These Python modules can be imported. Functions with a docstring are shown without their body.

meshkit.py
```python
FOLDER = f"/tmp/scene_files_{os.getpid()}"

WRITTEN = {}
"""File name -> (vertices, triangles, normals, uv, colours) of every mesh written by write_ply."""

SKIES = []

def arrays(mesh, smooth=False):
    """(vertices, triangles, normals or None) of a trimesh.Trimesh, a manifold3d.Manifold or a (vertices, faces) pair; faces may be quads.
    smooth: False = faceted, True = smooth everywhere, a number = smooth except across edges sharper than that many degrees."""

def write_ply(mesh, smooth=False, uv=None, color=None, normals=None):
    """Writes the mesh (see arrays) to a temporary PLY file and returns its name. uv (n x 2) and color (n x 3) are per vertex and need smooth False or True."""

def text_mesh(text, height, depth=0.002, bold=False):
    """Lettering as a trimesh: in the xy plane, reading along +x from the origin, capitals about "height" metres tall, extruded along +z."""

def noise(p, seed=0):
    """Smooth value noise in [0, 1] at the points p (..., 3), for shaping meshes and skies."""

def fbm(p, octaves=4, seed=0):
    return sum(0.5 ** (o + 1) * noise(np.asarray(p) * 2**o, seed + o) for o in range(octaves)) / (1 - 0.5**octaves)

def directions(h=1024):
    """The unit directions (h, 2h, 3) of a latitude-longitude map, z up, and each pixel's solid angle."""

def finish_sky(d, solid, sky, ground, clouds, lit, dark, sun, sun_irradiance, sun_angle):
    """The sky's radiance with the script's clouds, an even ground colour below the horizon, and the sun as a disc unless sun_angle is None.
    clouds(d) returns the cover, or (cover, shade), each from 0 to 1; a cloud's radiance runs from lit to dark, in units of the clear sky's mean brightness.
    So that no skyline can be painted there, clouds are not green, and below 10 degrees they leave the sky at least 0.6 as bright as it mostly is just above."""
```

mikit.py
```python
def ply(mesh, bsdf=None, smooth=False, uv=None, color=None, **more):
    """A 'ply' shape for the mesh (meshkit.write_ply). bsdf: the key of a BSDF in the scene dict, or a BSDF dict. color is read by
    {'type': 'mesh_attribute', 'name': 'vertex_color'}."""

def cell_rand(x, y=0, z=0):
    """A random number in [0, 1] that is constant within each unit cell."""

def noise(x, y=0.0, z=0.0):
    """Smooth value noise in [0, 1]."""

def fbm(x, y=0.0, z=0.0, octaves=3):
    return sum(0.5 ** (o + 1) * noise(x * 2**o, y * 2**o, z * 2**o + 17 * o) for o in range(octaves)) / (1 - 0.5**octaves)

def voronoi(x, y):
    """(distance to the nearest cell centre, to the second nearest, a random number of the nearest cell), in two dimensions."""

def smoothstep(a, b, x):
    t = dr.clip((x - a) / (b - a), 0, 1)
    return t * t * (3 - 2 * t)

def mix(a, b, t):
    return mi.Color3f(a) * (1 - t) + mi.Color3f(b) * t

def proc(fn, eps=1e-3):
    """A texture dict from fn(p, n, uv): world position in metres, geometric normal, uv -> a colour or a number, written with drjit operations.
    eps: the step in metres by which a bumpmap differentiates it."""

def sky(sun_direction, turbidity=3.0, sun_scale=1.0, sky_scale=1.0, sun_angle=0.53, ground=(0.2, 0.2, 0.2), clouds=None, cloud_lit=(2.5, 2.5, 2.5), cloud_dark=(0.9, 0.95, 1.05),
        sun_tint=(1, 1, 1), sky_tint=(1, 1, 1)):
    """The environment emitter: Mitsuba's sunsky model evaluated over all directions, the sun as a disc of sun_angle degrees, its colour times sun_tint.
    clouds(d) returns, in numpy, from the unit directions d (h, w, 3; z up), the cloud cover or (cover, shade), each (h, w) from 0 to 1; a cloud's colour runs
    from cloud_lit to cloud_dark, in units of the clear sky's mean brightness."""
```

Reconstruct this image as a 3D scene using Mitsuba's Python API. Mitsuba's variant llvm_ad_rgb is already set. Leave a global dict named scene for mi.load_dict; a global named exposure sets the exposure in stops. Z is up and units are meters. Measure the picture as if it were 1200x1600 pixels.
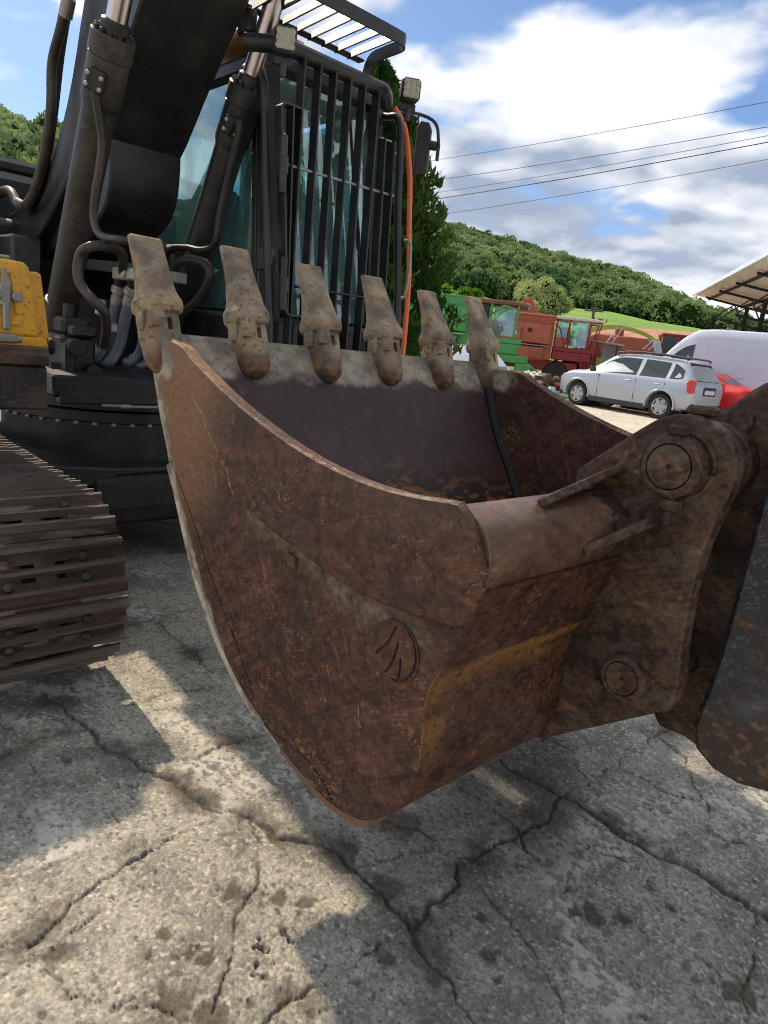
import math, random
import numpy as np, trimesh, shapely
import shapely.geometry as sg
import mitsuba as mi, drjit as dr
import mikit, meshkit
from mikit import noise, fbm, voronoi, smoothstep, mix, proc
T = mi.ScalarTransform4f

# ---------------------------------------------------------------- camera, sky, exposure
# world frame: x = forward of the excavator, y = its left, z = up; the photographer stands at the origin
EYE = np.array([0, 0, 1.55])
FWD = np.array([-0.69370397, 0.67695735, -0.24597467])
CUP = np.array([-0.25485755, 0.08871093, 0.96290083])
scene, labels = {}, {}
scene['camera'] = {'type': 'perspective', 'fov': 58.84, 'fov_axis': 'x', 'near_clip': 0.05, 'far_clip': 3000.0,
                   'to_world': T().look_at(origin=EYE.tolist(), target=(EYE + FWD).tolist(), up=CUP.tolist())}
exposure = 1.95
SUN = (-0.70, 0.06, 0.72)


def clouds(d):
    az = np.degrees(np.arctan2(d[..., 1], d[..., 0])) % 360
    el = np.degrees(np.arcsin(np.clip(d[..., 2], -1, 1)))
    flat = d / (0.22 + np.abs(d[..., 2:3])) * 1.0
    q = flat * np.array([1.0, 1.0, 0.6])
    warp = meshkit.fbm(q * 1.7 + 5, 3, 11)[..., None] - 0.5
    a = meshkit.fbm(q * 2.1 + 0.9 * warp + 3.7, 7, 3)
    b = meshkit.fbm(q * 6.5 + 1.2 * warp, 6, 8)

    def gap(a0, e0, ra, re):
        da = (az - a0 + 180) % 360 - 180
        return np.exp(-(da / ra) ** 2 - ((el - e0) / re) ** 2)
    hole = 0.26 * gap(134, 24.0, 8, 3.6) + 0.27 * gap(114, 17.3, 4.5, 2.2) + 0.12 * gap(122, 23.5, 6, 1.6) + 0.05 * gap(150, 20, 8, 3)
    more = 0.10 * gap(126, 14, 14, 7) + 0.10 * gap(117, 9, 12, 5) + 0.06 * gap(160, 17, 9, 6)
    t = np.clip((a + 0.30 * (b - 0.5) + more - hole - 0.375) / 0.12, 0, 1)
    cover = t * t * (3 - 2 * t)
    # bellies are greyer than the tops
    low = meshkit.fbm(q * 2.1 + 0.9 * warp + 3.7 + np.array([0, 0, 0.16]), 6, 3)
    sh = np.clip((a - low) * 2.2 + 2.0 * (0.5 - b) + 0.26, 0, 1)
    sh = np.clip(sh + 1.0 * gap(126, 11.2, 8, 3.0) + 0.35 * gap(114, 8.5, 9, 2.0) + 0.3 * gap(112, 12.5, 7, 1.8)
                 - 0.7 * gap(127, 17.5, 8, 2.8) - 0.6 * gap(118, 12.0, 5, 1.3) - 0.5 * gap(113.5, 4.8, 3, 1.4) - 0.5 * gap(121, 20, 5, 2) - 0.4 * gap(162, 16, 8, 6), 0, 1)
    return cover, sh


scene['sky'] = mikit.sky(SUN, turbidity=3.0, clouds=clouds, sun_scale=0.85, sun_angle=1.1, cloud_lit=(3.1, 3.15, 3.25), sky_tint=(0.88, 0.97, 1.12), cloud_dark=(1.10, 1.32, 1.72), ground=(0.22, 0.2, 0.17))


# ---------------------------------------------------------------- materials
def two(b):
    return {'type': 'twosided', 'nested': b}


def bsdf(name, color, rough=0.5, metallic=0.0, bump=None, scale=1.0, **kw):
    c = {'type': 'rgb', 'value': list(color)} if isinstance(color, (tuple, list)) else color
    r = rough if isinstance(rough, (int, float)) else rough
    b = {'type': 'principled', 'base_color': c, 'roughness': r, 'metallic': metallic, **kw}
    if bump is not None:
        b = {'type': 'bumpmap', 'nested_texture': bump, 'scale': scale, 'nested_bsdf': b}
    scene[name] = two(b)


def scratchy(p, s):
    """crossing fibres of wear: thin stretched noise in three directions"""
    a = noise(p.x * 9 * s + p.z * 5 * s, p.y * 40 * s, p.z * 58 * s - p.x * 30 * s)
    b = noise(p.x * 52 * s + p.z * 36 * s, p.y * 44 * s, p.z * 9 * s - p.x * 11 * s)
    c = noise(p.x * 60 * s - p.z * 48 * s, p.y * 46 * s, p.z * 12 * s + p.x * 15 * s)
    return (a + b + c) / 3


def seg(px, pz, a, b):
    ax, az, bx, bz = a[0], a[1], b[0] - a[0], b[1] - a[1]
    t = dr.clip(((px - ax) * bx + (pz - az) * bz) / (bx * bx + bz * bz), 0, 1)
    return dr.sqrt(dr.square(px - ax - t * bx) + dr.square(pz - az - t * bz))


SCRATCH = [((-1.866, 1.335), (-1.782, 1.262)), ((-1.782, 1.262), (-1.728, 1.205)), ((-1.728, 1.205), (-1.661, 1.165)), ((-1.70, 1.19), (-1.60, 1.085)), ((-1.66, 1.15), (-1.61, 1.09)), ((-1.045, 0.72), (-1.022, 0.66))]


DUST = [((-1.53, 1.045), (-1.409, 1.022)), ((-1.409, 1.022), (-1.288, 1.002)), ((-1.288, 1.002), (-1.10, 0.96)), ((-1.10, 0.96), (-0.98, 0.955)), ((-0.98, 0.955), (-0.90, 0.94))]


def rust_col(p, n, uv):
    big = fbm(p.x * 3.1, p.y * 3.1, p.z * 3.1, 4)
    fine = fbm(p.x * 70, p.y * 70, p.z * 70, 3)
    mid = fbm(p.x * 24 + 4, p.y * 24, p.z * 24, 4)
    tt = 0.20 * scratchy(p, 2.5) + 0.25 * scratchy(p, 4.6) + 0.30 * mid + 0.25 * fbm(p.x * 48, p.y * 40, p.z * 34, 3)
    c = mix((0.033, 0.0130, 0.0095), (0.104, 0.043, 0.026), smoothstep(0.30, 0.70, tt + 0.25 * (big - 0.5))) * (0.50 + 1.0 * fine)
    vein = 1 - dr.abs(2 * fbm(p.x * 17 + 2, p.y * 17, p.z * 13, 4) - 1)
    c = c * (1 - 0.40 * smoothstep(0.90, 0.985, vein))
    lift = smoothstep(0.60, 0.74, scratchy(p, 3.4)) * smoothstep(0.40, 0.60, mid)
    c = mix(c, mi.Color3f(0.26, 0.155, 0.10), lift * 0.45)
    # long drag marks, dark and bright, running with the dig and across it
    l1 = noise(p.x * 3 + p.z * 4 + p.y * 6, (p.z * 0.8 - p.x * 0.6) * 150, p.y * 30)
    l2 = noise(p.x * 5 - p.z * 3 + p.y * 6 + 8, (p.z * 0.45 + p.x * 0.9) * 190, p.y * 30)
    zl = smoothstep(0.42, 0.62, fbm(p.x * 2.6 + 40, p.y * 2.6, p.z * 2.6, 3))
    c = mix(c, c * 2.0, smoothstep(0.74, 0.86, l1) * zl * 0.5)
    c = mix(c, c * 2.2, smoothstep(0.78, 0.90, l2) * (1 - zl) * 0.7)
    c = mix(c, c * 0.45, smoothstep(0.75, 0.88, 1 - l1) * 0.5)
    dark = smoothstep(0.54, 0.70, fbm(p.x * 7 + 7, p.y * 7, p.z * 7, 5))
    c = mix(c, mi.Color3f(0.030, 0.019, 0.018), dark * 0.5)
    # bright scrapes and fresh orange rust in patches
    zone = smoothstep(0.50, 0.66, fbm(p.x * 3.5 + 9, p.y * 3.5, p.z * 3.5, 3))
    fl = smoothstep(0.60, 0.70, scratchy(p, 4.0)) * zone
    c = mix(c, mi.Color3f(0.33, 0.17, 0.075), fl * 0.55)
    fl2 = smoothstep(0.62, 0.72, fbm(p.x * 44 + 3, p.y * 44, p.z * 60, 4)) * zone
    c = mix(c, mi.Color3f(0.30, 0.13, 0.045), fl2 * 0.6)
    film = smoothstep(0.55, 0.75, fbm(p.x * 2.2 + 17, p.y * 2.2, p.z * 1.4, 3))
    c = mix(c, mi.Color3f(0.155, 0.105, 0.068) * (0.5 + 0.9 * fine), film * 0.25)
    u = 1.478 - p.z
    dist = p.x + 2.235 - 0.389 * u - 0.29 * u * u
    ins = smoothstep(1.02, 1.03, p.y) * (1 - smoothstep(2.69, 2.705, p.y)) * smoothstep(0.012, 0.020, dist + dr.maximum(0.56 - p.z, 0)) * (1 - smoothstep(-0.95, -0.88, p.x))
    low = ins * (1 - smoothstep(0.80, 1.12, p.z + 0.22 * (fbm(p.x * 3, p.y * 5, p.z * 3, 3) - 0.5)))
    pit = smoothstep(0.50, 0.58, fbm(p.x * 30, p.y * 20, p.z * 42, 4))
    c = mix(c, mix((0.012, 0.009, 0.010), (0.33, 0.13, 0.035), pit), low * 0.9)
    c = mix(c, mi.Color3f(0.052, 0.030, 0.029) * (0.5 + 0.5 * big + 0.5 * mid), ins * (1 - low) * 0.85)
    # pale dried clay along the cutting edge and down the front corner of the side plates
    w = p.z + 0.13 * (fbm(p.x * 13, p.y * 13, p.z * 13, 4) - 0.5)
    lip = smoothstep(1.345, 1.39, w) * (1 - smoothstep(0.15, 0.24, dist + 0.16 * (fbm(p.x * 18, p.y * 18, p.z * 18, 3) - 0.5)))
    wid = 0.030 + 0.075 * smoothstep(0.95, 1.45, p.z)
    edge = (1 - smoothstep(0.25, 1.0, dist / wid + 1.1 * (fbm(p.x * 22, p.y * 22, p.z * 16, 4) - 0.5))) * (1 - smoothstep(1.02, 1.06, p.y)) * smoothstep(0.50, 0.66, p.z)
    m = dr.maximum(lip, edge)
    clay = mix((0.20, 0.175, 0.14), (0.40, 0.335, 0.235), smoothstep(0.3, 0.7, fbm(p.x * 17, p.y * 17, p.z * 17, 5)))
    clay = mix(clay, mi.Color3f(0.09, 0.072, 0.058), smoothstep(0.58, 0.68, fbm(p.x * 60 + 9, p.y * 60, p.z * 60, 3)) * 0.45)
    c = mix(c, clay, m * 0.9)
    tan = (1 - smoothstep(1.0, 1.05, p.y)) * (1 - smoothstep(0.08, 0.40, dr.sqrt(dr.square(p.x + 1.98) + dr.square((p.z - 1.36) * 0.8)) + 0.35 * (big - 0.5)))
    c = mix(c, mi.Color3f(0.23, 0.115, 0.052) * (0.7 + 0.6 * fine), tan * (1 - m) * 0.75)
    gd = mi.Float(9)
    for a, b in DUST:
        gd = dr.minimum(gd, seg(p.x, p.z, a, b))
    gm = (1 - smoothstep(0.0, 0.075, gd + 0.07 * (fbm(p.x * 12, p.y * 12, p.z * 12, 4) - 0.5))) * (1 - smoothstep(1.0, 1.03, p.y)) * smoothstep(0.9995, 1.0005, p.y + 0.002)
    c = mix(c, mi.Color3f(0.115, 0.085, 0.058) * (0.2 + 1.5 * mid * fine * 2), gm * 0.75)
    sd = mi.Float(9)
    wob = 0.012 * (noise(p.x * 40, p.z * 40) - 0.5)
    for a, b in SCRATCH:
        sd = dr.minimum(sd, seg(p.x + wob, p.z + wob, a, b))
    sm = (1 - smoothstep(0.001, 0.0032, sd)) * (1 - smoothstep(1.0, 1.03, p.y)) * smoothstep(0.3, 0.5, noise(p.x * 90, p.z * 90))
    return mix(c, mi.Color3f(0.36, 0.24, 0.14), sm * 0.7)


def back_col(p, n, uv):
    c = rust_col(p, n, uv)
    wv = fbm(p.y * 5, p.z * 5, p.x * 5, 5) - 0.5
    band = smoothstep(0.74, 0.90, p.z + 0.22 * wv) * (1 - smoothstep(0.893, 0.912, p.z + 0.05 * wv))
    left = (1 - smoothstep(0.02, 0.10, p.y - 1.0 + 0.12 * wv)) * smoothstep(0.60, 0.74, p.z + 0.1 * wv) * (1 - smoothstep(0.893, 0.912, p.z))
    wear = smoothstep(0.36, 0.56, fbm(p.x * 9, p.y * 4 + 3, p.z * 14, 5) + 0.20 * (1.40 - p.y))
    och = mix((0.20, 0.090, 0.025), (0.36, 0.185, 0.045), fbm(p.x * 14, p.y * 14, p.z * 14, 4))
    dots = smoothstep(0.62, 0.70, fbm(p.x * 75, p.y * 75, p.z * 75, 3))
    return mix(c, mix(och, (0.045, 0.028, 0.02), dots), dr.maximum(band, left * 0.7) * wear * 0.75 * smoothstep(-0.868, -0.85, p.x))


def rust_bump(p, n, uv):
    return fbm(p.x * 75, p.y * 75, p.z * 75, 3) * 0.6 + fbm(p.x * 11, p.y * 11, p.z * 11, 3) * 1.2


RB = proc(rust_bump)
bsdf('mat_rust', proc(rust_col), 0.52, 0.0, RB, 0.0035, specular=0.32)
bsdf('mat_rust_back', proc(back_col), 0.5, 0.0, RB, 0.003, specular=0.25)


def tube_col(p, n, uv):
    c = rust_col(p, n, uv)
    fine = fbm(p.x * 80, p.y * 45, p.z * 80, 3)
    t = mix((0.115, 0.062, 0.037), (0.235, 0.145, 0.09), fbm(p.x * 9, p.y * 6, p.z * 9, 5)) * (0.4 + 1.1 * fine)
    k = smoothstep(0.34, 0.60, fbm(p.x * 5 + 2, p.y * 4, p.z * 5, 4) + 0.10 * (1.35 - p.y))
    oil = smoothstep(0.46, 0.56, fbm(p.x * 22, p.y * 16, p.z * 22, 4)) * smoothstep(1.36, 1.46, p.y)
    return mix(mix(c, t, k * 0.62), mi.Color3f(0.016, 0.013, 0.013), oil * 0.8)


bsdf('mat_rust_tube', proc(tube_col), 0.42, 0.0, RB, 0.002, specular=0.5)


def iron_col(p, n, uv):
    big = fbm(p.x * 6, p.y * 6, p.z * 6, 4)
    fine = fbm(p.x * 90, p.y * 90, p.z * 90, 3)
    mid = fbm(p.x * 28 + 3, p.y * 28, p.z * 28, 4)
    tt = 0.4 * mid + 0.35 * scratchy(p, 2.4) + 0.25 * big
    c = mix((0.030, 0.0175, 0.0125), (0.118, 0.066, 0.043), smoothstep(0.32, 0.70, tt)) * (0.40 + 1.15 * fine)
    ash = smoothstep(0.48, 0.64, fbm(p.x * 19 + 5, p.y * 19, p.z * 19, 5))
    c = mix(c, mi.Color3f(0.14, 0.11, 0.08) * (0.4 + 1.1 * fine), ash * 0.4)
    fl = smoothstep(0.60, 0.70, fbm(p.x * 55 + 31, p.y * 55, p.z * 55, 4)) * smoothstep(0.45, 0.6, big)
    c = mix(c, mi.Color3f(0.27, 0.14, 0.055), fl * 0.5)
    oil = smoothstep(0.56, 0.68, fbm(p.x * 8 + 40, p.y * 8, p.z * 8, 4))
    return mix(c, mi.Color3f(0.017, 0.014, 0.013), oil * 0.45)


bsdf('mat_iron', proc(iron_col), 0.55, 0.0, RB, 0.004, specular=0.25)


def tooth_col(p, n, uv):
    a = fbm(p.x * 12, p.y * 12, p.z * 12, 4)
    b = fbm(p.x * 34 + 9, p.y * 34, p.z * 24, 4)
    c = mix((0.13, 0.108, 0.085), (0.33, 0.255, 0.165), smoothstep(0.30, 0.64, a))
    o = smoothstep(0.50, 0.66, b)
    c = mix(c, mi.Color3f(0.31, 0.165, 0.065), o * 0.5)
    s = smoothstep(0.58, 0.68, fbm(p.x * 17 + 50, p.y * 17, p.z * 13, 3))
    c = mix(c, mi.Color3f(0.10, 0.085, 0.075), s * 0.3)
    d = smoothstep(0.62, 0.70, fbm(p.x * 70, p.y * 70, p.z * 70, 3))
    c = mix(c, mi.Color3f(0.07, 0.052, 0.04), d * 0.7)
    low = 1 - smoothstep(1.40, 1.475, p.z + 0.07 * (fbm(p.x * 15, p.y * 15, p.z * 15, 3) - 0.5))
    rb = mix((0.075, 0.035, 0.022), (0.20, 0.105, 0.05), smoothstep(0.35, 0.7, b))
    return mix(c, rb, low * 0.85) * (0.8 + 0.4 * fbm(p.x * 70, p.y * 70, p.z * 70, 2))


def tooth_bump(p, n, uv):
    return fbm(p.x * 40, p.y * 40, p.z * 40, 4) - 0.3 * smoothstep(0.62, 0.70, fbm(p.x * 70, p.y * 70, p.z * 70, 3))


bsdf('mat_tooth', proc(tooth_col), 0.7, 0.0, proc(tooth_bump), 0.004, specular=0.3)


def black_col(p, n, uv):
    dust = smoothstep(0.42, 0.78, fbm(p.x * 5, p.y * 5, p.z * 5, 5))
    run = fbm(p.x * 30, p.y * 30, p.z * 2.5, 3)
    c = mix((0.0125, 0.0125, 0.0135), (0.034, 0.031, 0.029), dust * 0.7 + 0.25 * run * dust)
    dots = smoothstep(0.70, 0.78, fbm(p.x * 85, p.y * 85, p.z * 85, 2))
    return mix(c, mi.Color3f(0.075, 0.066, 0.056), dots * 0.35)


bsdf('mat_black', proc(black_col), 0.42, 0.0, specular=0.5)


def dusty_col(p, n, uv):
    dust = smoothstep(0.34, 0.74, fbm(p.x * 5, p.y * 5, p.z * 4, 5))
    run = smoothstep(0.45, 0.62, fbm(p.x * 38, p.y * 38, p.z * 4.0, 4))
    c = mix((0.018, 0.0165, 0.0155), (0.060, 0.047, 0.038), dust)
    c = mix(c, mi.Color3f(0.024, 0.019, 0.017), run * 0.55)
    dots = smoothstep(0.68, 0.76, fbm(p.x * 85, p.y * 85, p.z * 85, 2))
    return mix(c, mi.Color3f(0.115, 0.095, 0.075), dots * 0.45)


bsdf('mat_black_dusty', proc(dusty_col), 0.48, 0.0, specular=0.45)


def worn_black_col(p, n, uv):
    a = fbm(p.x * 10, p.y * 10, p.z * 10, 5)
    c = mix((0.018, 0.020, 0.026), (0.075, 0.080, 0.095), smoothstep(0.42, 0.75, a))
    scr = smoothstep(0.58, 0.70, scratchy(p, 3.0))
    c = mix(c, mi.Color3f(0.12, 0.125, 0.14), scr * 0.4)
    r = smoothstep(0.46, 0.86, fbm(p.x * 14 + 4, p.y * 14, p.z * 9, 5) + 0.36 * (1 - smoothstep(0.60, 0.92, p.z)))
    rc = mix((0.042, 0.024, 0.016), (0.24, 0.115, 0.04), smoothstep(0.52, 0.76, fbm(p.x * 48, p.y * 48, p.z * 48, 4)))
    return mix(c, rc, r * 0.85)


bsdf('mat_worn_black', proc(worn_black_col), 0.42, 0.0, RB, 0.002, specular=0.5)


def track_col(p, n, uv):
    a = fbm(p.x * 8, p.y * 8, p.z * 8, 4)
    b = fbm(p.x * 45, p.y * 45, p.z * 45, 3)
    c = mix((0.026, 0.018, 0.0145), (0.078, 0.046, 0.031), smoothstep(0.3, 0.7, a)) * (0.6 + 0.7 * b)
    mud = smoothstep(0.62, 0.74, fbm(p.x * 12 + 3, p.y * 4, p.z * 12, 5))
    return mix(c, mi.Color3f(0.22, 0.175, 0.12), mud * 0.6)


bsdf('mat_track', proc(track_col), 0.5, 0.15, RB, 0.002, specular=0.5)
bsdf('mat_grouser', proc(lambda p, n, uv: mix((0.050, 0.036, 0.028), (0.150, 0.118, 0.092), fbm(p.x * 20, p.y * 9, p.z * 20, 5))), 0.42, 0.25, RB, 0.0012)


def yellow_col(p, n, uv):
    d = smoothstep(0.66, 0.74, fbm(p.x * 70, p.y * 70, p.z * 70, 3))
    g = smoothstep(0.52, 0.75, fbm(p.x * 6, p.y * 6, p.z * 6, 4))
    c = mix((0.62, 0.315, 0.022), (0.50, 0.26, 0.03), g)
    return mix(c, mi.Color3f(0.14, 0.08, 0.03), d * 0.7)


bsdf('mat_yellow', proc(yellow_col), 0.38, 0.0, specular=0.5, clearcoat=0.3)
scene['mat_chrome'] = {'type': 'roughconductor', 'material': 'Cr', 'alpha': 0.09}
bsdf('mat_steel', (0.30, 0.29, 0.27), 0.4, 0.7)
bsdf('mat_zinc', (0.40, 0.39, 0.33), 0.45, 0.5)
bsdf('mat_hose', (0.018, 0.018, 0.020), 0.45)
bsdf('mat_hose_guard', (0.26, 0.28, 0.31), 0.35, 0.5)
bsdf('mat_rubber', (0.018, 0.018, 0.019), 0.75)
bsdf('mat_orange', (0.72, 0.135, 0.04), 0.45)
bsdf('mat_lens', (0.36, 0.34, 0.24), 0.15, 0.0, clearcoat=1.0)
bsdf('mat_dark', (0.012, 0.012, 0.013), 0.6)
bsdf('mat_plastic', (0.03, 0.03, 0.032), 0.5)
bsdf('mat_silver', (0.42, 0.46, 0.53), 0.30, 0.4, clearcoat=1.0, clearcoat_gloss=0.95)
bsdf('mat_white', (0.50, 0.58, 0.70), 0.35, 0.0, clearcoat=0.8)
bsdf('mat_car_red', (0.55, 0.012, 0.020), 0.35, 0.0, clearcoat=1.0)
bsdf('mat_tail', (0.55, 0.02, 0.015), 0.2, 0.0, clearcoat=1.0)
bsdf('mat_carglass', (0.035, 0.052, 0.060), 0.06, 0.0, specular=0.45)
bsdf('mat_wheel', (0.42, 0.42, 0.43), 0.35, 0.5)
bsdf('mat_seat', (0.05, 0.05, 0.055), 0.7)
bsdf('mat_seat_red', (0.45, 0.05, 0.05), 0.7)
bsdf('mat_green', proc(lambda p, n, uv: mix((0.030, 0.20, 0.040), (0.07, 0.30, 0.075), fbm(p.x * 2, p.y * 2, p.z * 2, 3))), 0.4, clearcoat=0.4)


def cred_col(p, n, uv):
    a = fbm(p.x * 1.8, p.y * 1.8, p.z * 1.8, 4)
    r = smoothstep(0.52, 0.66, fbm(p.x * 5 + 3, p.y * 5, p.z * 4, 4))
    c = mix((0.33, 0.060, 0.030), (0.47, 0.115, 0.060), a)
    return mix(c, mi.Color3f(0.20, 0.105, 0.055), r * 0.65)


bsdf('mat_combine_red', proc(cred_col), 0.5, 0.0)
bsdf('mat_darkred', (0.24, 0.020, 0.022), 0.45)
bsdf('mat_lime', (0.30, 0.38, 0.05), 0.5)
bsdf('mat_grey', (0.36, 0.37, 0.37), 0.5)
bsdf('mat_cream', (0.60, 0.56, 0.46), 0.6)
bsdf('mat_brownrust', (0.16, 0.075, 0.04), 0.7)
bsdf('mat_roofsheet', (0.56, 0.53, 0.46), 0.6)
bsdf('mat_tile', proc(lambda p, n, uv: mix((0.30, 0.135, 0.085), (0.50, 0.27, 0.19), fbm(p.x * 1.5, p.y * 1.5, p.z * 4, 4)) * (0.8 + 0.3 * noise(p.x * 9, p.y * 9))), 0.8)
bsdf('mat_wood', (0.10, 0.085, 0.07), 0.85)
# glass of the cab: tinted, slightly more reflective than a bare pane
scene['mat_glass'] = {'type': 'blendbsdf', 'weight': proc(lambda p, n, uv: 0.10 + 0.22 * smoothstep(0.35, 0.75, fbm(p.x * 4, p.y * 4, p.z * 2.2, 4)) + 0.25 * smoothstep(0.70, 0.76, fbm(p.x * 55, p.y * 55, p.z * 40, 3))),
                      'clear': {'type': 'thindielectric', 'int_ior': 2.0, 'specular_transmittance': {'type': 'rgb', 'value': [0.60, 0.84, 0.84]}, 'specular_reflectance': {'type': 'rgb', 'value': [0.90, 1.0, 1.0]}},
                      'dust': two({'type': 'diffuse', 'reflectance': {'type': 'rgb', 'value': [0.30, 0.46, 0.46]}})}


def leaf(name, lo, hi, s, thin=True):
    c = proc(lambda p, n, uv: mix(lo, hi, smoothstep(0.25, 0.75, fbm(p.x * s, p.y * s, p.z * s, 3))))
    if thin:
        scene[name] = {'type': 'principledthin', 'base_color': c, 'roughness': 0.6, 'diff_trans': 0.7, 'spec_trans': 0.0}
    else:
        scene[name] = two({'type': 'diffuse', 'reflectance': c})


leaf('mat_leaf_forest', (0.15, 0.235, 0.085), (0.31, 0.41, 0.17), 0.02)
leaf('mat_leaf_pale', (0.36, 0.42, 0.16), (0.52, 0.56, 0.27), 0.4)
leaf('mat_leaf_bright', (0.10, 0.22, 0.02), (0.20, 0.34, 0.04), 0.5)
leaf('mat_leaf_thuja', (0.026, 0.062, 0.014), (0.090, 0.150, 0.036), 2.5)
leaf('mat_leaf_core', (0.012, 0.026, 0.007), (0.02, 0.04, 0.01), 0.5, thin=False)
leaf('mat_leaf_yellow', (0.30, 0.33, 0.03), (0.42, 0.42, 0.06), 0.5)


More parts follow.
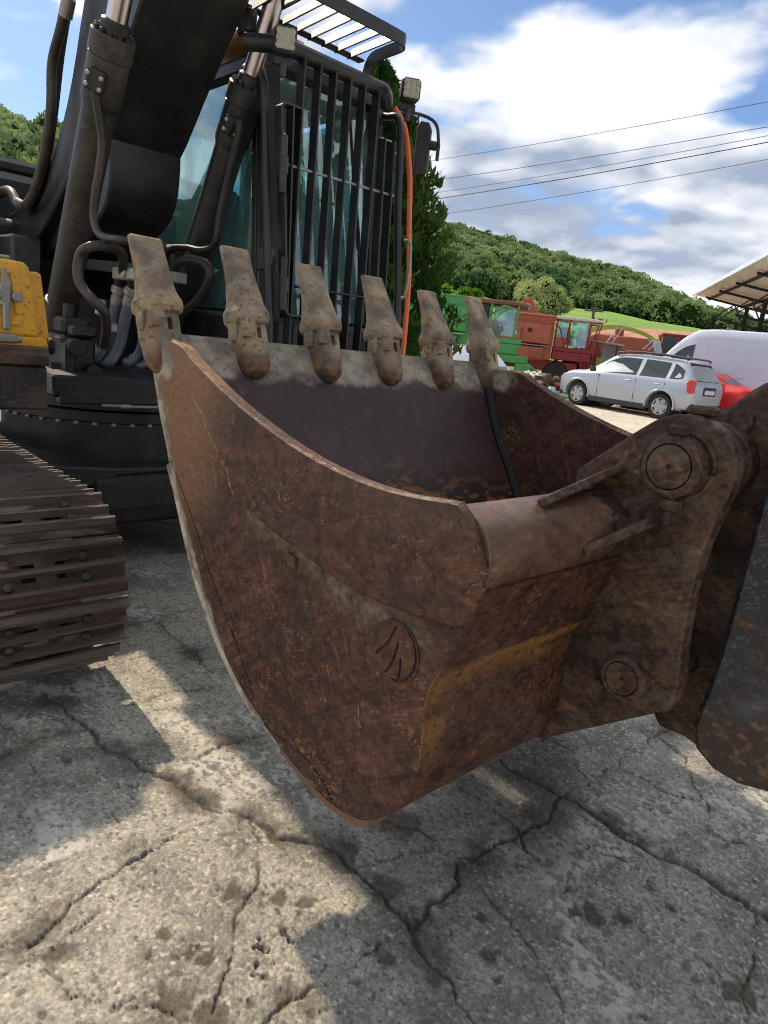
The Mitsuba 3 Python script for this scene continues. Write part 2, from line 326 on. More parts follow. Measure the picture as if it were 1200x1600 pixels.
def concrete_col(p, n, uv):
    """uv.x: dirt in cracks and pits (1 = in the crack); uv.y: exposed stone / pale scuffed skin"""
    r = dr.sqrt(dr.square(p.x) + dr.square(p.y))
    big = fbm(p.x * 1.3 + 3, p.y * 1.3, 0, 4)
    med = fbm(p.x * 8, p.y * 8, 0, 5)
    grit = fbm(p.x * 170, p.y * 170, 0, 3)
    c = mix((0.170, 0.163, 0.142), (0.335, 0.318, 0.265), smoothstep(0.30, 0.70, 0.40 * big + 0.60 * med))
    c = c * (0.45 + 1.10 * grit)
    d1, d2, id1 = voronoi(p.x * 70 + 0.9 * grit, p.y * 70 + 0.6 * grit)
    pick = cell2(id1)
    st = smoothstep(0.48, 0.36, d1) * smoothstep(0.36, 0.46, pick + 0.25 * (uv.y - 0.5))
    stc = mix((0.085, 0.083, 0.082), (0.56, 0.51, 0.41), cell2(pick + 0.13))
    c = mix(c, stc * (0.7 + 0.6 * grit), st * 0.72)
    e1, e2, id2 = voronoi(p.x * 26 + 5 + 0.6 * med, p.y * 26)
    st2 = smoothstep(0.30, 0.22, e1) * smoothstep(0.74, 0.80, cell2(id2 + 0.2))
    c = mix(c, mix((0.085, 0.085, 0.092), (0.50, 0.44, 0.34), cell2(id2 + 0.37)) * (0.7 + 0.6 * grit), st2 * 0.8)
    holes = smoothstep(0.66, 0.72, fbm(p.x * 48 + 3, p.y * 48, 0, 3)) * smoothstep(0.35, 0.6, big)
    c = mix(c, mi.Color3f(0.055, 0.048, 0.04), holes * 0.30)
    pale = smoothstep(0.53, 0.62, fbm(p.x * 3.4 + 11, p.y * 3.4, 0, 5)) * smoothstep(0.40, 0.60, fbm(p.x * 44, p.y * 60, 0, 4) + 0.2 * (uv.y - 0.5))
    c = mix(c, mi.Color3f(0.54, 0.525, 0.47), pale * 0.7)
    oil = smoothstep(0.56, 0.70, fbm(p.x * 1.9 + 21, p.y * 1.9, 0, 5))
    c = mix(c, c * 0.62, oil)
    c = mix(c, mix((0.045, 0.038, 0.030), (0.12, 0.10, 0.075), med) * (0.5 + grit), dr.clip(uv.x, 0, 1) * 0.92)
    far = smoothstep(8.0, 13.0, r + 1.5 * (big - 0.5))
    g = mix((0.36, 0.325, 0.26), (0.47, 0.43, 0.36), fbm(p.x * 0.9, p.y * 0.9, 0, 4)) * (0.7 + 0.6 * fbm(p.x * 14, p.y * 14, 0, 4))
    c = mix(c, g, far)
    grass = smoothstep(40.0, 60.0, r)
    return mix(c, mix((0.07, 0.13, 0.025), (0.13, 0.19, 0.05), med), grass)


def cell2(x):
    v = x * 37.31
    return v - dr.floor(v)


bsdf('mat_concrete', proc(concrete_col), 0.8, 0.0, specular=0.3)
bsdf('mat_meadow', proc(lambda p, n, uv: mix((0.085, 0.175, 0.022), (0.16, 0.27, 0.045), fbm(p.x * 0.05, p.y * 0.05, 0, 4)) * (0.75 + 0.5 * fbm(p.x * 0.5, p.y * 0.5, 0, 3))), 0.9)
bsdf('mat_hill', (0.022, 0.042, 0.012), 0.95)


# ---------------------------------------------------------------- mesh helpers
def mesh(v, f):
    return trimesh.Trimesh(np.asarray(v, float), np.asarray(f, int), process=False)


def cat(*ms):
    ms = [m for m in ms if m is not None]
    return trimesh.util.concatenate(ms) if len(ms) > 1 else ms[0]


def box(x0, x1, y0, y1, z0, z1, b=0.006):
    b = min(b, abs(x1 - x0) * 0.3, abs(y1 - y0) * 0.3, abs(z1 - z0) * 0.3)
    c, h = np.array([(x0 + x1) / 2, (y0 + y1) / 2, (z0 + z1) / 2]), np.abs([x1 - x0, y1 - y0, z1 - z0]) / 2
    pts = []
    for s in np.ndindex(2, 2, 2):
        s = np.array(s) * 2 - 1
        for k in range(3):
            q = h - b
            q[k] = h[k]
            pts.append(c + s * q)
    return trimesh.Trimesh(np.array(pts)).convex_hull


def obox(c, ax, ay, az, hx, hy, hz, b=0.004):
    """a box with its own axes"""
    m = box(-hx, hx, -hy, hy, -hz, hz, b)
    m.vertices = m.vertices @ np.array([ax, ay, az]) + np.asarray(c)
    return m


def tri2d(poly):
    v, f = trimesh.creation.triangulate_polygon(poly, engine='earcut')
    return np.asarray(v), np.asarray(f)


def prism(poly, a0, a1, axis='y', bevel=0.0):
    """a polygon (points or shapely, possibly with holes) extruded along an axis; y: points are (x, z); x: (y, z); z: (x, y)"""
    P = poly if isinstance(poly, sg.Polygon) else sg.Polygon(poly)
    P = sg.polygon.orient(P if P.is_valid else P.buffer(0))
    if P.geom_type != 'Polygon':
        P = max(P.geoms, key=lambda g: g.area)
    rings = [np.array(P.exterior.coords)[:-1]] + [np.array(r.coords)[:-1] for r in P.interiors]

    def inset(r, d):
        e = np.roll(r, -1, 0) - r
        e /= np.maximum(np.linalg.norm(e, axis=1, keepdims=True), 1e-9)
        n1 = np.stack([-e[:, 1], e[:, 0]], 1)
        n0 = np.roll(n1, 1, 0)
        m = n0 + n1
        m /= np.maximum((m * m).sum(1, keepdims=True), 0.6) / 2
        return r + m * d
    lo, hi = min(a0, a1), max(a0, a1)
    lev = [(lo, bevel), (lo + bevel, 0), (hi - bevel, 0), (hi, bevel)] if bevel else [(lo, 0), (hi, 0)]
    vs, fs, base = [], [], 0
    for r in rings:
        n = len(r)
        for k, (h, d) in enumerate(lev):
            q = inset(r, d) if d else r
            vs.append(np.c_[q, np.full(n, h)])
        for k in range(len(lev) - 1):
            i = np.arange(n)
            a, b2 = base + k * n + i, base + k * n + (i + 1) % n
            fs += [np.stack([a, b2, b2 + n], 1), np.stack([a, b2 + n, a + n], 1)]
        base += n * len(lev)
    ri = [inset(r, bevel) if bevel else r for r in rings]
    cp = sg.Polygon(ri[0], ri[1:])
    v2, f2 = tri2d(cp)
    vs += [np.c_[v2, np.full(len(v2), lo)], np.c_[v2, np.full(len(v2), hi)]]
    fs += [f2[:, ::-1] + base, f2 + base + len(v2)]
    v, f = np.vstack(vs), np.vstack(fs)
    if axis == 'z':
        w = v
    elif axis == 'y':
        w, f = v[:, [0, 2, 1]], f[:, ::-1]
    else:
        w = v[:, [2, 0, 1]]
    m = mesh(w, f)
    return m


def smoothpath(pts, n=6):
    pts = np.asarray(pts, float)
    P = np.vstack([2 * pts[0] - pts[1], pts, 2 * pts[-1] - pts[-2]])
    out = []
    for i in range(1, len(P) - 2):
        a, b, c, d = P[i - 1:i + 3]
        for t in np.linspace(0, 1, n, endpoint=False):
            out.append(0.5 * (2 * b + (c - a) * t + (2 * a - 5 * b + 4 * c - d) * t * t + (3 * b - a - 3 * c + d) * t ** 3))
    return np.array(out + [pts[-1]])


def tube(pts, r, n=10, sm=0):
    p = smoothpath(pts, sm) if sm else np.asarray(pts, float)
    r = np.broadcast_to(r, len(p)) if np.ndim(r) == 0 or len(r) == len(p) else np.interp(np.linspace(0, 1, len(p)), np.linspace(0, 1, len(r)), r)
    t = np.gradient(p, axis=0)
    t /= np.linalg.norm(t, axis=1, keepdims=True)
    u = np.cross(t[0], [0.3, 0.5, 0.81])
    u /= np.linalg.norm(u)
    a = np.arange(n) * 2 * np.pi / n
    vs = []
    for k in range(len(p)):
        u = u - t[k] * (u @ t[k])
        u /= np.linalg.norm(u)
        w = np.cross(t[k], u)
        vs.append(p[k] + r[k] * (np.cos(a)[:, None] * u + np.sin(a)[:, None] * w))
    return skin(vs)


def skin(rings):
    """closed surface through rings of equal length, ends capped"""
    n = len(rings[0])
    v = np.vstack(list(rings) + [np.mean(rings[0], 0)[None], np.mean(rings[-1], 0)[None]])
    i = np.arange(n)
    fs = []
    for k in range(len(rings) - 1):
        a, b = k * n + i, k * n + (i + 1) % n
        fs += [np.stack([a, b, b + n], 1), np.stack([a, b + n, a + n], 1)]
    e = len(rings) * n
    fs += [np.stack([(i + 1) % n, i, i * 0 + e], 1), np.stack([(len(rings) - 1) * n + i, (len(rings) - 1) * n + (i + 1) % n, i * 0 + e + 1], 1)]
    m = mesh(v, np.vstack(fs))
    if m.volume < 0:
        m.invert()
    return m


def lathe(prof, p0, axis, n=32):
    """(radius, distance) pairs revolved about a line"""
    p0, z = np.asarray(p0, float), np.asarray(axis, float)
    z = z / np.linalg.norm(z)
    u = np.cross(z, [0, 0, 1] if abs(z[2]) < 0.9 else [1, 0, 0])
    u /= np.linalg.norm(u)
    w = np.cross(z, u)
    a = np.arange(n) * 2 * np.pi / n
    c = np.cos(a)[:, None] * u + np.sin(a)[:, None] * w
    return skin([p0 + z * d + c * max(r, 1e-4) for r, d in prof])


def rod(p0, p1, r, n=16, b=0.003):
    p0, p1 = np.asarray(p0, float), np.asarray(p1, float)
    L = np.linalg.norm(p1 - p0)
    b = min(b, r * 0.4, L * 0.3)
    return lathe([(r - b, 0), (r, b), (r, L - b), (r - b, L)], p0, p1 - p0, n)


def bar(p0, p1, w, h, up=(0, 0, 1), b=0.003):
    p0, p1 = np.asarray(p0, float), np.asarray(p1, float)
    t = p1 - p0
    L = np.linalg.norm(t)
    t /= L
    s = np.cross(up, t)
    s /= np.linalg.norm(s)
    return obox((p0 + p1) / 2, t, s, np.cross(t, s), L / 2, w / 2, h / 2, b)


used = {}


def numbered(name):
    k = used.get(name, 0)
    used[name] = k + 1
    return name if k == 0 else f'{name}_{k:03d}'


def add(key, m, mat, smooth=35, label=None, category=None, group=None, kind=None, to_world=None):
    """one entry; key is 'thing' or 'holder__part', numbered when taken"""
    key = numbered(key)
    d = dict(m) if isinstance(m, dict) else mikit.ply(m, mat, smooth=smooth)
    if to_world is not None:
        d['to_world'] = to_world
    scene[key] = d
    tag(key, label, category, group, kind)
    return key


def tag(key, label=None, category=None, group=None, kind=None):
    e = {k: v for k, v in dict(label=label, category=category, group=group, kind=kind).items() if v}
    if e:
        labels.setdefault(key, {}).update(e)


def thing(name, label, category, group=None):
    key = numbered(name)
    tag(key, label, category, group)
    return key


def M4(x, y, z, p):
    m = np.eye(4)
    m[:3, 0], m[:3, 1], m[:3, 2], m[:3, 3] = x, y, z, p
    return T(m.tolist())


rng = np.random.default_rng(7)

# ---------------------------------------------------------------- ground
CRACKS= [(3,[(-2.68,0.82),(-2.34,0.87),(-2.19,0.88),(-2.03,0.91),(-1.85,0.98),(-1.71,1.0),(-1.56,1.11),(-1.45,1.13),(-1.32,1.22),(-1.2,1.23),(-1.09,1.24),(-0.96,1.21)]),(2,[(-1.49,0.4),(-1.53,0.5),(-1.57,0.57),(-1.61,0.7),(-1.62,0.8),(-1.65,0.9),(-1.64,0.99)]),(2,[(-1.56,1.1),(-1.45,1.06),(-1.33,0.96),(-1.25,0.85),(-1.14,0.75),(-1.06,0.67)]),(2,[(-0.97,1.13),(-0.96,0.97),(-0.97,0.86),(-0.98,0.8),(-0.96,0.72)]),(2,[(-1.4,0.41),(-1.3,0.44),(-1.22,0.5),(-1.15,0.59),(-1.08,0.61)]),(1,[(-2.43,1.05),(-2.42,1.1),(-2.42,1.25),(-2.36,1.43)]),(1,[(-2.49,1.46),(-2.56,1.46),(-2.86,1.48),(-3.16,1.49)]),(1,[(-1.99,0.98),(-1.96,1.09),(-1.97,1.22),(-1.96,1.37),(-1.99,1.56)]),(1,[(-1.47,0.5),(-1.49,0.57),(-1.53,0.67),(-1.56,0.8)]),(2,[(-1.4,1.44),(-1.32,1.45),(-1.21,1.51),(-1.1,1.5),(-1.05,1.53),(-1.01,1.59),(-1.01,1.73),(-1.0,1.91),(-1.03,2.05),(-1.02,2.16),(-1.02,2.44),(-1.02,2.81),(-1.06,3.13)]),(3,[(-1.41,2.03),(-1.27,2.06),(-1.05,2.08),(-0.93,2.1),(-0.84,2.08),(-0.7,2.1),(-0.56,2.12),(-0.44,2.13),(-0.31,2.12)]),(1,[(-1.44,2.33),(-1.28,2.36),(-1.17,2.37),(-1.08,2.28),(-1.04,2.28)]),(1,[(-1.01,2.42),(-0.91,2.45),(-0.81,2.46),(-0.68,2.53),(-0.61,2.36),(-0.56,2.37),(-0.44,2.44)]),(1,[(-1.02,2.81),(-0.86,2.76),(-0.74,2.57),(-0.68,2.53)]),(3,[(-1.04,1.52),(-0.98,1.45),(-0.98,1.31),(-0.96,1.21),(-0.86,1.18),(-0.78,1.18),(-0.69,1.16),(-0.63,1.15)]),(1,[(-0.36,2.1),(-0.33,1.99),(-0.29,1.91),(-0.29,1.79),(-0.25,1.74)]),(0,[(-0.84,1.92),(-0.69,1.98),(-0.57,1.9),(-0.53,1.91)]),(1,[(-3.12,1.31),(-3.15,1.5),(-3.18,1.72),(-3.2,1.89)]),(1,[(-3.09,1.46),(-2.73,1.49),(-2.49,1.46)]),(1,[(-4.34,1.72),(-4.3,1.97),(-4.06,2.18)]),(0,[(-3.79,1.6),(-3.65,1.76),(-3.35,1.81)]),(1,[(-5.28,2.24),(-4.99,2.49),(-4.69,2.5)]),(2,[(-1.28,1.8),(-1.18,1.82),(-1.03,1.81),(-0.94,1.74)]),(2,[(-2.33,0.55),(-2.38,0.69),(-2.34,0.87)]),(0,[(-1.72,0.4),(-1.73,0.5),(-1.73,0.62)]),(0,[(-0.92,1.5),(-0.78,1.45),(-0.67,1.44),(-0.54,1.34)]),(0,[(-0.84,2.08),(-0.83,1.85),(-0.76,1.67)]),(1,[(-1.2,1.23),(-1.16,1.42),(-1.1,1.5)])]
PITS= [(-1.341, 0.893, 0.042), (-1.249, 0.981, 0.031), (-1.198, 1.032, 0.026), (-1.002, 0.832, 0.033), (-1.032, 0.753, 0.014), (-0.926, 0.852, 0.019), (-1.338, 0.683, 0.014), (-0.917, 1.104, 0.025), (-1.043, 1.905, 0.044), (-0.764, 1.323, 0.026), (-0.665, 1.675, 0.039), (-0.603, 1.748, 0.023), (-0.616, 1.933, 0.014), (-0.86, 1.4, 0.027), (-0.531, 1.905, 0.012), (-2.177, 0.726, 0.018), (-1.933, 0.85, 0.012), (-1.235, 0.711, 0.014), (-1.195, 0.733, 0.022), (-1.429, 0.452, 0.025), (-1.139, 0.612, 0.057), (-1.065, 0.671, 0.047), (-0.962, 1.244, 0.026), (-0.296, 1.773, 0.045)]



def gz(x, y):
    r = np.hypot(x, y)
    t = np.clip((r - 7.5) / 7.5, 0, 1)
    return 0.27 * t * t * (3 - 2 * t)


def build_ground():
    from scipy.spatial import cKDTree
    az = np.radians(np.r_[np.arange(93, 171, 0.125), np.arange(171, 453, 6.0)])
    r = [0.75]
    while r[-1] < 5.0:
        r.append(r[-1] * 1.0040)
    while r[-1] < 1500:
        r.append(r[-1] * (1.012 if r[-1] < 15 else 1.12))
    r = np.r_[0.02, 0.3, 0.6, r]
    R, A = np.meshgrid(r, az, indexing='ij')
    x, y = R * np.cos(A), R * np.sin(A)
    P = np.stack([x, y, 0 * x], -1)
    near = 1 - np.clip((R - 5.5) / 3, 0, 1)
    # cracks: distance to wandering polylines
    pts, wid = [], []
    g = np.random.default_rng(3)
    for w, line in CRACKS:
        line = np.array(line)
        seg = np.linalg.norm(np.diff(line, axis=0), axis=1)
        s = np.r_[0, np.cumsum(seg)]
        t = np.arange(0, s[-1], 0.004)
        q = np.stack([np.interp(t, s, line[:, 0]), np.interp(t, s, line[:, 1])], 1)
        c3 = np.c_[q, 0 * t]
        off = np.stack([meshkit.fbm(c3 * 9, 4, 21) - 0.5, meshkit.fbm(c3 * 9, 4, 31) - 0.5], 1) * (0.030 + 0.008 * w)
        off += np.stack([meshkit.fbm(c3 * 40, 2, 22) - 0.5, meshkit.fbm(c3 * 40, 2, 32) - 0.5], 1) * 0.018
        pts.append(q + off)
        wid.append((0.0016 + 0.0022 * w) * np.clip((meshkit.fbm(c3 * 6 + 9, 3, 5) - (0.24 if w < 3 else 0.10)) * 3.6, 0.25, 1.7))
    pts, wid = np.vstack(pts), np.concatenate(wid)
    flat = P.reshape(-1, 3)
    sel = (near.reshape(-1) > 0)
    dist = np.full(len(flat), 9.0)
    wl = np.full(len(flat), 0.01)
    dd, ii = cKDTree(pts).query(flat[sel][:, :2], distance_upper_bound=0.25)
    ok = np.isfinite(dd)
    idx = np.nonzero(sel)[0][ok]
    dist[idx], wl[idx] = dd[ok], wid[ii[ok]]
    f3 = flat * np.array([1, 1, 0])
    n1 = meshkit.fbm(f3 * 1.1 + 4, 3, 1) - 0.5
    n2 = meshkit.fbm(f3 * 7 + 1, 4, 2) - 0.5
    n3 = meshkit.fbm(f3 * 45, 3, 4) - 0.5
    n4 = meshkit.noise(f3 * 150, 6) - 0.5
    n5 = meshkit.noise(f3 * 300, 7) - 0.5
    core = np.exp(-(dist / (wl * 0.75)) ** 2)
    rim = np.exp(-(dist / (wl * 2.0 + 0.005)) ** 2)
    z = 0.012 * n1 + 0.0045 * n2 + 0.0042 * n3 + 0.0040 * n4 + 0.0028 * n5
    z -= core * (0.006 + 0.9 * wl)
    z -= rim * (0.0008 + 0.007 * np.clip(n2 + n3 + 0.08, 0, 1))
    dirt = np.clip(core * 1.15 + np.clip(rim * (0.35 + 3.2 * (n2 * 0.7 + n3)), 0, 1) * 0.7, 0, 1)
    # wide muddy bands beside the worst joints
    wide = np.exp(-(dist / 0.060) ** 2) * np.clip((wl - 0.0040) / 0.003, 0, 1)
    dirt = np.maximum(dirt, np.clip(wide * (0.75 + 3.0 * (n2 + 0.5 * n3)), 0, 0.9))
    for px, py, pr in PITS:
        d = np.hypot(flat[:, 0] - px, flat[:, 1] - py)
        near_p = d < 6 * pr
        dn = d[near_p] * (1 + 1.6 * (n3[near_p] + n2[near_p]))
        hole = np.clip((1.0 - dn / pr) * 2.6, 0, 1)
        z[near_p] -= hole * min(0.007, pr * 0.35) * (0.6 + n3[near_p])
        crumbs = np.clip(1.6 - dn / (pr * 1.5), 0, 1) * (meshkit.noise(f3[near_p] * 70, 13) > 0.62)
        dirt[near_p] = np.maximum(dirt[near_p], np.clip(np.maximum(hole, crumbs * 0.8), 0, 1))
    small = meshkit.noise(f3 * 24 + 40, 9)
    hole = np.clip((small - 0.93) / 0.04, 0, 1)
    z -= 0.005 * hole
    dirt = np.maximum(dirt, hole * 0.75)
    z = z * near.reshape(-1)
    dirt = dirt * near.reshape(-1)
    dirt = np.round(dirt, 3)          # no vanishing uv gradients
    expo = np.round(np.clip(0.5 + 2.2 * (meshkit.fbm(f3 * 2.3 + 7, 4, 12) - 0.5), 0, 1), 4)
    v = np.c_[flat[:, :2], z + gz(flat[:, 0], flat[:, 1])]
    nr, na = R.shape
    i, j = np.meshgrid(np.arange(nr - 1), np.arange(na), indexing='ij')
    a, b = i * na + j, i * na + (j + 1) % na
    c, d = (i + 1) * na + (j + 1) % na, (i + 1) * na + j
    f = np.vstack([np.stack([a, d, c], -1).reshape(-1, 3), np.stack([a, c, b], -1).reshape(-1, 3)])
    m = mesh(v, f)
    if m.face_normals[1000][2] < 0:
        f = f[:, ::-1]
    scene['ground'] = mikit.ply((v, f), 'mat_concrete', smooth=True, uv=np.c_[dirt, expo])
    tag('ground', 'cracked and pitted concrete yard with dusty gravel behind it', kind='structure')


build_ground()


# ---------------------------------------------------------------- excavator
EX = thing('excavator', 'large tracked excavator with black boom, guarded cab and rusty six tooth bucket', 'excavator')
ex = lambda part, *a, **k: add(f'{EX}__{part}', *a, **k)

# --- bucket
BK = f'{EX}__bucket'
tag(BK, 'rust brown digging bucket tipped up with six worn teeth')
Y0, Y1 = 1.0, 2.725
bsdf('mat_clay', proc(lambda p, n, uv: mix((0.15, 0.125, 0.095), (0.44, 0.37, 0.26), smoothstep(0.3, 0.68, fbm(p.x * 26, p.y * 26, p.z * 26, 5)))), 0.8, 0.0, RB, 0.004)
outer = [(-2.235, 1.478), (-2.176, 1.352), (-2.126, 1.240), (-2.085, 1.165), (-2.035, 1.085), (-1.975, 1.0), (-1.905, 0.885), (-1.815, 0.755), (-1.70, 0.635),
         (-1.57, 0.54), (-1.45, 0.482), (-1.325, 0.441), (-1.19, 0.413), (-1.08, 0.408), (-0.985, 0.432), (-0.915, 0.482), (-0.868, 0.537), (-0.840, 0.595),
         (-0.830, 0.665), (-0.831, 0.742), (-0.835, 0.805), (-0.829, 0.853), (-0.811, 0.895), (-0.792, 0.925), (-0.775, 0.985), (-0.752, 1.06), (-0.738, 1.10)]
op = smoothpath([(x, 0, z) for x, z in outer], 3)[:, [0, 2]]


def offset_path(p, d):
    t = np.gradient(p, axis=0)
    t /= np.linalg.norm(t, axis=1, keepdims=True)
    return p + d * np.stack([-t[:, 1], t[:, 0]], 1)


thick = np.interp(np.arange(len(op)), [0, 3, 12, 30], [0.020, 0.036, 0.026, 0.022])
inn = op + (offset_path(op, 1.0) - op) * thick[:, None]
back0 = np.argmax((op[:, 0] > -0.95) & (np.arange(len(op)) > 30))


def strip(a, b, y0, y1):
    return prism(np.vstack([a, b[::-1]]), y0, y1)


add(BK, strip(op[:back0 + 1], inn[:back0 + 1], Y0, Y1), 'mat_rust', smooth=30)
add(f'{BK}__back_plate', strip(op[back0:], inn[back0:], Y0 + 0.001, Y1 - 0.001), 'mat_rust_back', smooth=30, label='back plate with worn ochre paint')
TC = (-0.818, 1.158)
tb = rod((TC[0], Y0 + 0.0006, TC[1]), (TC[0], Y1 - 0.0006, TC[1]), 0.092, 40, 0.002)
add(f'{BK}__torque_tube', tb, 'mat_rust_tube', smooth=40)

rim_top = [(-2.02, 1.475), (-1.941, 1.462), (-1.879, 1.432), (-1.688, 1.362), (-1.52, 1.313), (-1.342, 1.273), (-1.188, 1.252), (-1.054, 1.245), (-0.937, 1.250),
           (-0.833, 1.263), (-0.803, 1.266), (-0.776, 1.247), (-0.742, 1.19), (-0.721, 1.147), (-0.724, 1.107), (-0.748, 1.034), (-0.757, 1.021)]
rim_low = [(-0.791, 1.016), (-0.837, 1.008), (-0.938, 0.999), (-1.069, 0.992), (-1.19, 1.002), (-1.288, 1.019), (-1.409, 1.036), (-1.53, 1.058), (-1.631, 1.090), (-1.72, 1.14),
           (-1.80, 1.203), (-1.893, 1.288), (-2.00, 1.385), (-2.055, 1.45)]
sp = lambda q, n=3: [tuple(v) for v in smoothpath([(x, 0, z) for x, z in q], n)[:, [0, 2]]]
rim = sp(rim_top[:10]) + rim_top[10:13] + rim_top[13:] + sp(rim_low)
side = [tuple(v) for v in op[1:]] + [(-0.752, 1.15), (-0.775, 1.215)] + [(x, z - 0.006) for x, z in sp(rim_top[:9])][::-1] + [(-2.19, 1.46)]
for k, (a, b, c, d) in enumerate([(Y0, Y0 + 0.024, Y0 - 0.022, Y0 - 0.0005), (Y1 - 0.024, Y1, Y1 + 0.0005, Y1 + 0.022)]):
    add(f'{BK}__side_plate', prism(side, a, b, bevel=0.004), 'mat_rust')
    add(f'{BK}__rim_plate', prism(rim, c, d, bevel=0.006), 'mat_rust', smooth=30)


def bead(path, r, seed, y=None, n=8):
    p = smoothpath(path, 10)
    k = 0.75 + 0.5 * meshkit.fbm(p * 40 + seed, 3, seed)
    m = tube(p, r * k, n)
    m.vertices += (meshkit.fbm(m.vertices * 90, 2, seed)[:, None] - 0.5) * r * 0.8
    return m


yb = Y0 - 0.001
add(f'{BK}__weld', bead([(x, yb, z - 0.003) for x, z in rim_low], 0.0065, 3), 'mat_rust')
# wrapped cutting edge: a raised strip along the front and the heel of the near side plate
w1 = [(-1.97, 1.04), (-1.85, 0.92), (-1.745, 0.80), (-1.65, 0.71), (-1.57, 0.635), (-1.51, 0.57), (-1.465, 0.515)]
fr = op[(op[:, 0] > -2.06) & (op[:, 0] < -1.47) & (op[:, 1] < 1.13) & (op[:, 1] > 0.47)]
add(f'{BK}__edge_plate', prism([tuple(v) for v in fr] + [tuple(v) for v in smoothpath([(x, 0, z) for x, z in w1], 4)[:, [0, 2]]][::-1], Y0 - 0.0030, Y0 - 0.0006, bevel=0.002), 'mat_rust')
w2 = [(-1.36, 0.462), (-1.27, 0.470), (-1.19, 0.465), (-1.13, 0.445), (-1.09, 0.415)]
fr2 = op[(op[:, 0] > -1.42) & (op[:, 0] < -1.085) & (op[:, 1] < 0.6)]
add(f'{BK}__edge_plate', prism([tuple(v) for v in fr2] + w2[::-1], Y0 - 0.0030, Y0 - 0.0006, bevel=0.002), 'mat_rust')
# rubbed strip hanging loose under the floor
lp = [(x, z) for x, z in zip(op[:, 0], op[:, 1]) if -1.33 < x < -0.955 and z < 0.6]
add(f'{BK}__wear_strip', prism([(x, z - 0.002) for x, z in lp] + [(x + 0.006, z - 0.018) for x, z in lp][::-1], Y0 - 0.004, Y0 + 0.06, bevel=0.003), 'mat_brownrust')
# pale scuffed strip hugging the outside of the front plate, two layers
lf = op[(op[:, 1] < 1.10) & (op[:, 0] < -1.42)]
add(f'{BK}__wear_strip', prism([tuple(v) for v in lf] + [tuple(v) for v in offset_path(lf, -0.022)][::-1], Y0 - 0.006, Y0 + 0.14, bevel=0.003), 'mat_clay')
# lug that shows as a small dark step on the side plate
add(f'{BK}__side_lug', prism([(-1.352, 0.994), (-1.318, 0.990), (-1.316, 0.958), (-1.349, 0.962)], Y0 - 0.010, Y0, bevel=0.002), 'mat_iron')
# emblem: a welded round with three slits and a crescent slit
oc = sg.Point(-0.936, 0.895)
big, ring = oc.buffer(0.071), sg.Point(-0.939, 0.895).buffer(0.069).difference(sg.Point(-0.9425, 0.8965).buffer(0.0665))
slit = lambda q, w: sg.LineString(sp([(x, z) for x, z in q], 5)).buffer(w)
cuts = shapely.union_all([ring.intersection(sg.box(-0.95, 0.82, -0.8, 0.99)), slit([(-0.942, 0.948), (-0.962, 0.905), (-0.992, 0.868)], 0.0030),
                          slit([(-0.930, 0.916), (-0.940, 0.868), (-0.962, 0.828)], 0.0030), slit([(-0.917, 0.884), (-0.915, 0.850), (-0.922, 0.818)], 0.0030)])
for e in ('', ):
    add(f'{BK}__emblem', prism(big.difference(cuts), Y0 - 0.0055, Y0 - 0.0004, bevel=0.0015), 'mat_rust', label='round maker emblem with three slanting slits')
add(f'{BK}__emblem_backing', prism(oc.buffer(0.068), Y0 - 0.0012, Y0 - 0.0005), 'mat_dark')


add(f'{BK}__corner_gap_shadow', tube([(x + .012, Y1 - .03, z + .012) for x, z in inn[3:26]], .021, 8), 'mat_dark')  # dark tube added in place of the shadowed gap along the far inner corner


# teeth: adapter and tip, each its own piece, all copies of one mesh
def sup(w, h, t, cx=0.0, n=28, e=0.5, ridge=0.0, rw=0.02):
    a = np.arange(n) * 2 * np.pi / n + np.pi / n
    c, s = np.cos(a), np.sin(a)
    y = w * np.sign(s) * np.abs(s) ** e
    q = h * np.sign(c) * np.abs(c) ** e
    q = q + ridge * np.exp(-(y / rw) ** 2) * (c > 0)
    return np.stack([q + cx, y, np.full(n, t)], 1)


tip_rings = [sup(.062, .066, -.040), sup(.068, .074, -.034, e=.55), sup(.071, .078, -.018, e=.55), sup(.070, .075, .000, e=.55), sup(.063, .064, .018, -.002, e=.55, ridge=.002),
             sup(.058, .055, .040, -.006, e=.5, ridge=.005), sup(.055, .047, .070, -.012, e=.42, ridge=.008, rw=.015), sup(.051, .039, .100, -.019, e=.36, ridge=.009, rw=.013),
             sup(.052, .031, .135, -.028, e=.32, ridge=.008, rw=.012), sup(.053, .024, .170, -.038, e=.28, ridge=.006, rw=.012), sup(.054, .018, .205, -.048, e=.26, ridge=.003),
             sup(.054, .015, .228, -.054, e=.26), sup(.054, .011, .233, -.055, e=.3)]
tip_m = skin(tip_rings)
tab = skin([np.array([[.030 - .0, -.072, -.03], [.092, -.072, -.03], [.088, -.018, -.03], [.03, -.018, -.03]]) if 0 else sup(.026, .012, -.03, .066, e=.4) + [0, -.036, 0], sup(.025, .012, -.06, .064, e=.4) + [0, -.036, 0],
            sup(.017, .011, -.088, .060, e=.4) + [0, -.040, 0], sup(.014, .008, -.092, .058, e=.4) + [0, -.040, 0]])
side_tab = skin([sup(.006, .030, -.03, .0, e=.4) + [.0, -.060, 0], sup(.006, .028, -.075, .0, e=.4) + [.0, -.060, 0], sup(.005, .02, -.095, 0, e=.4) + [0, -.058, 0]])
tip_m = cat(tip_m, tab, side_tab)
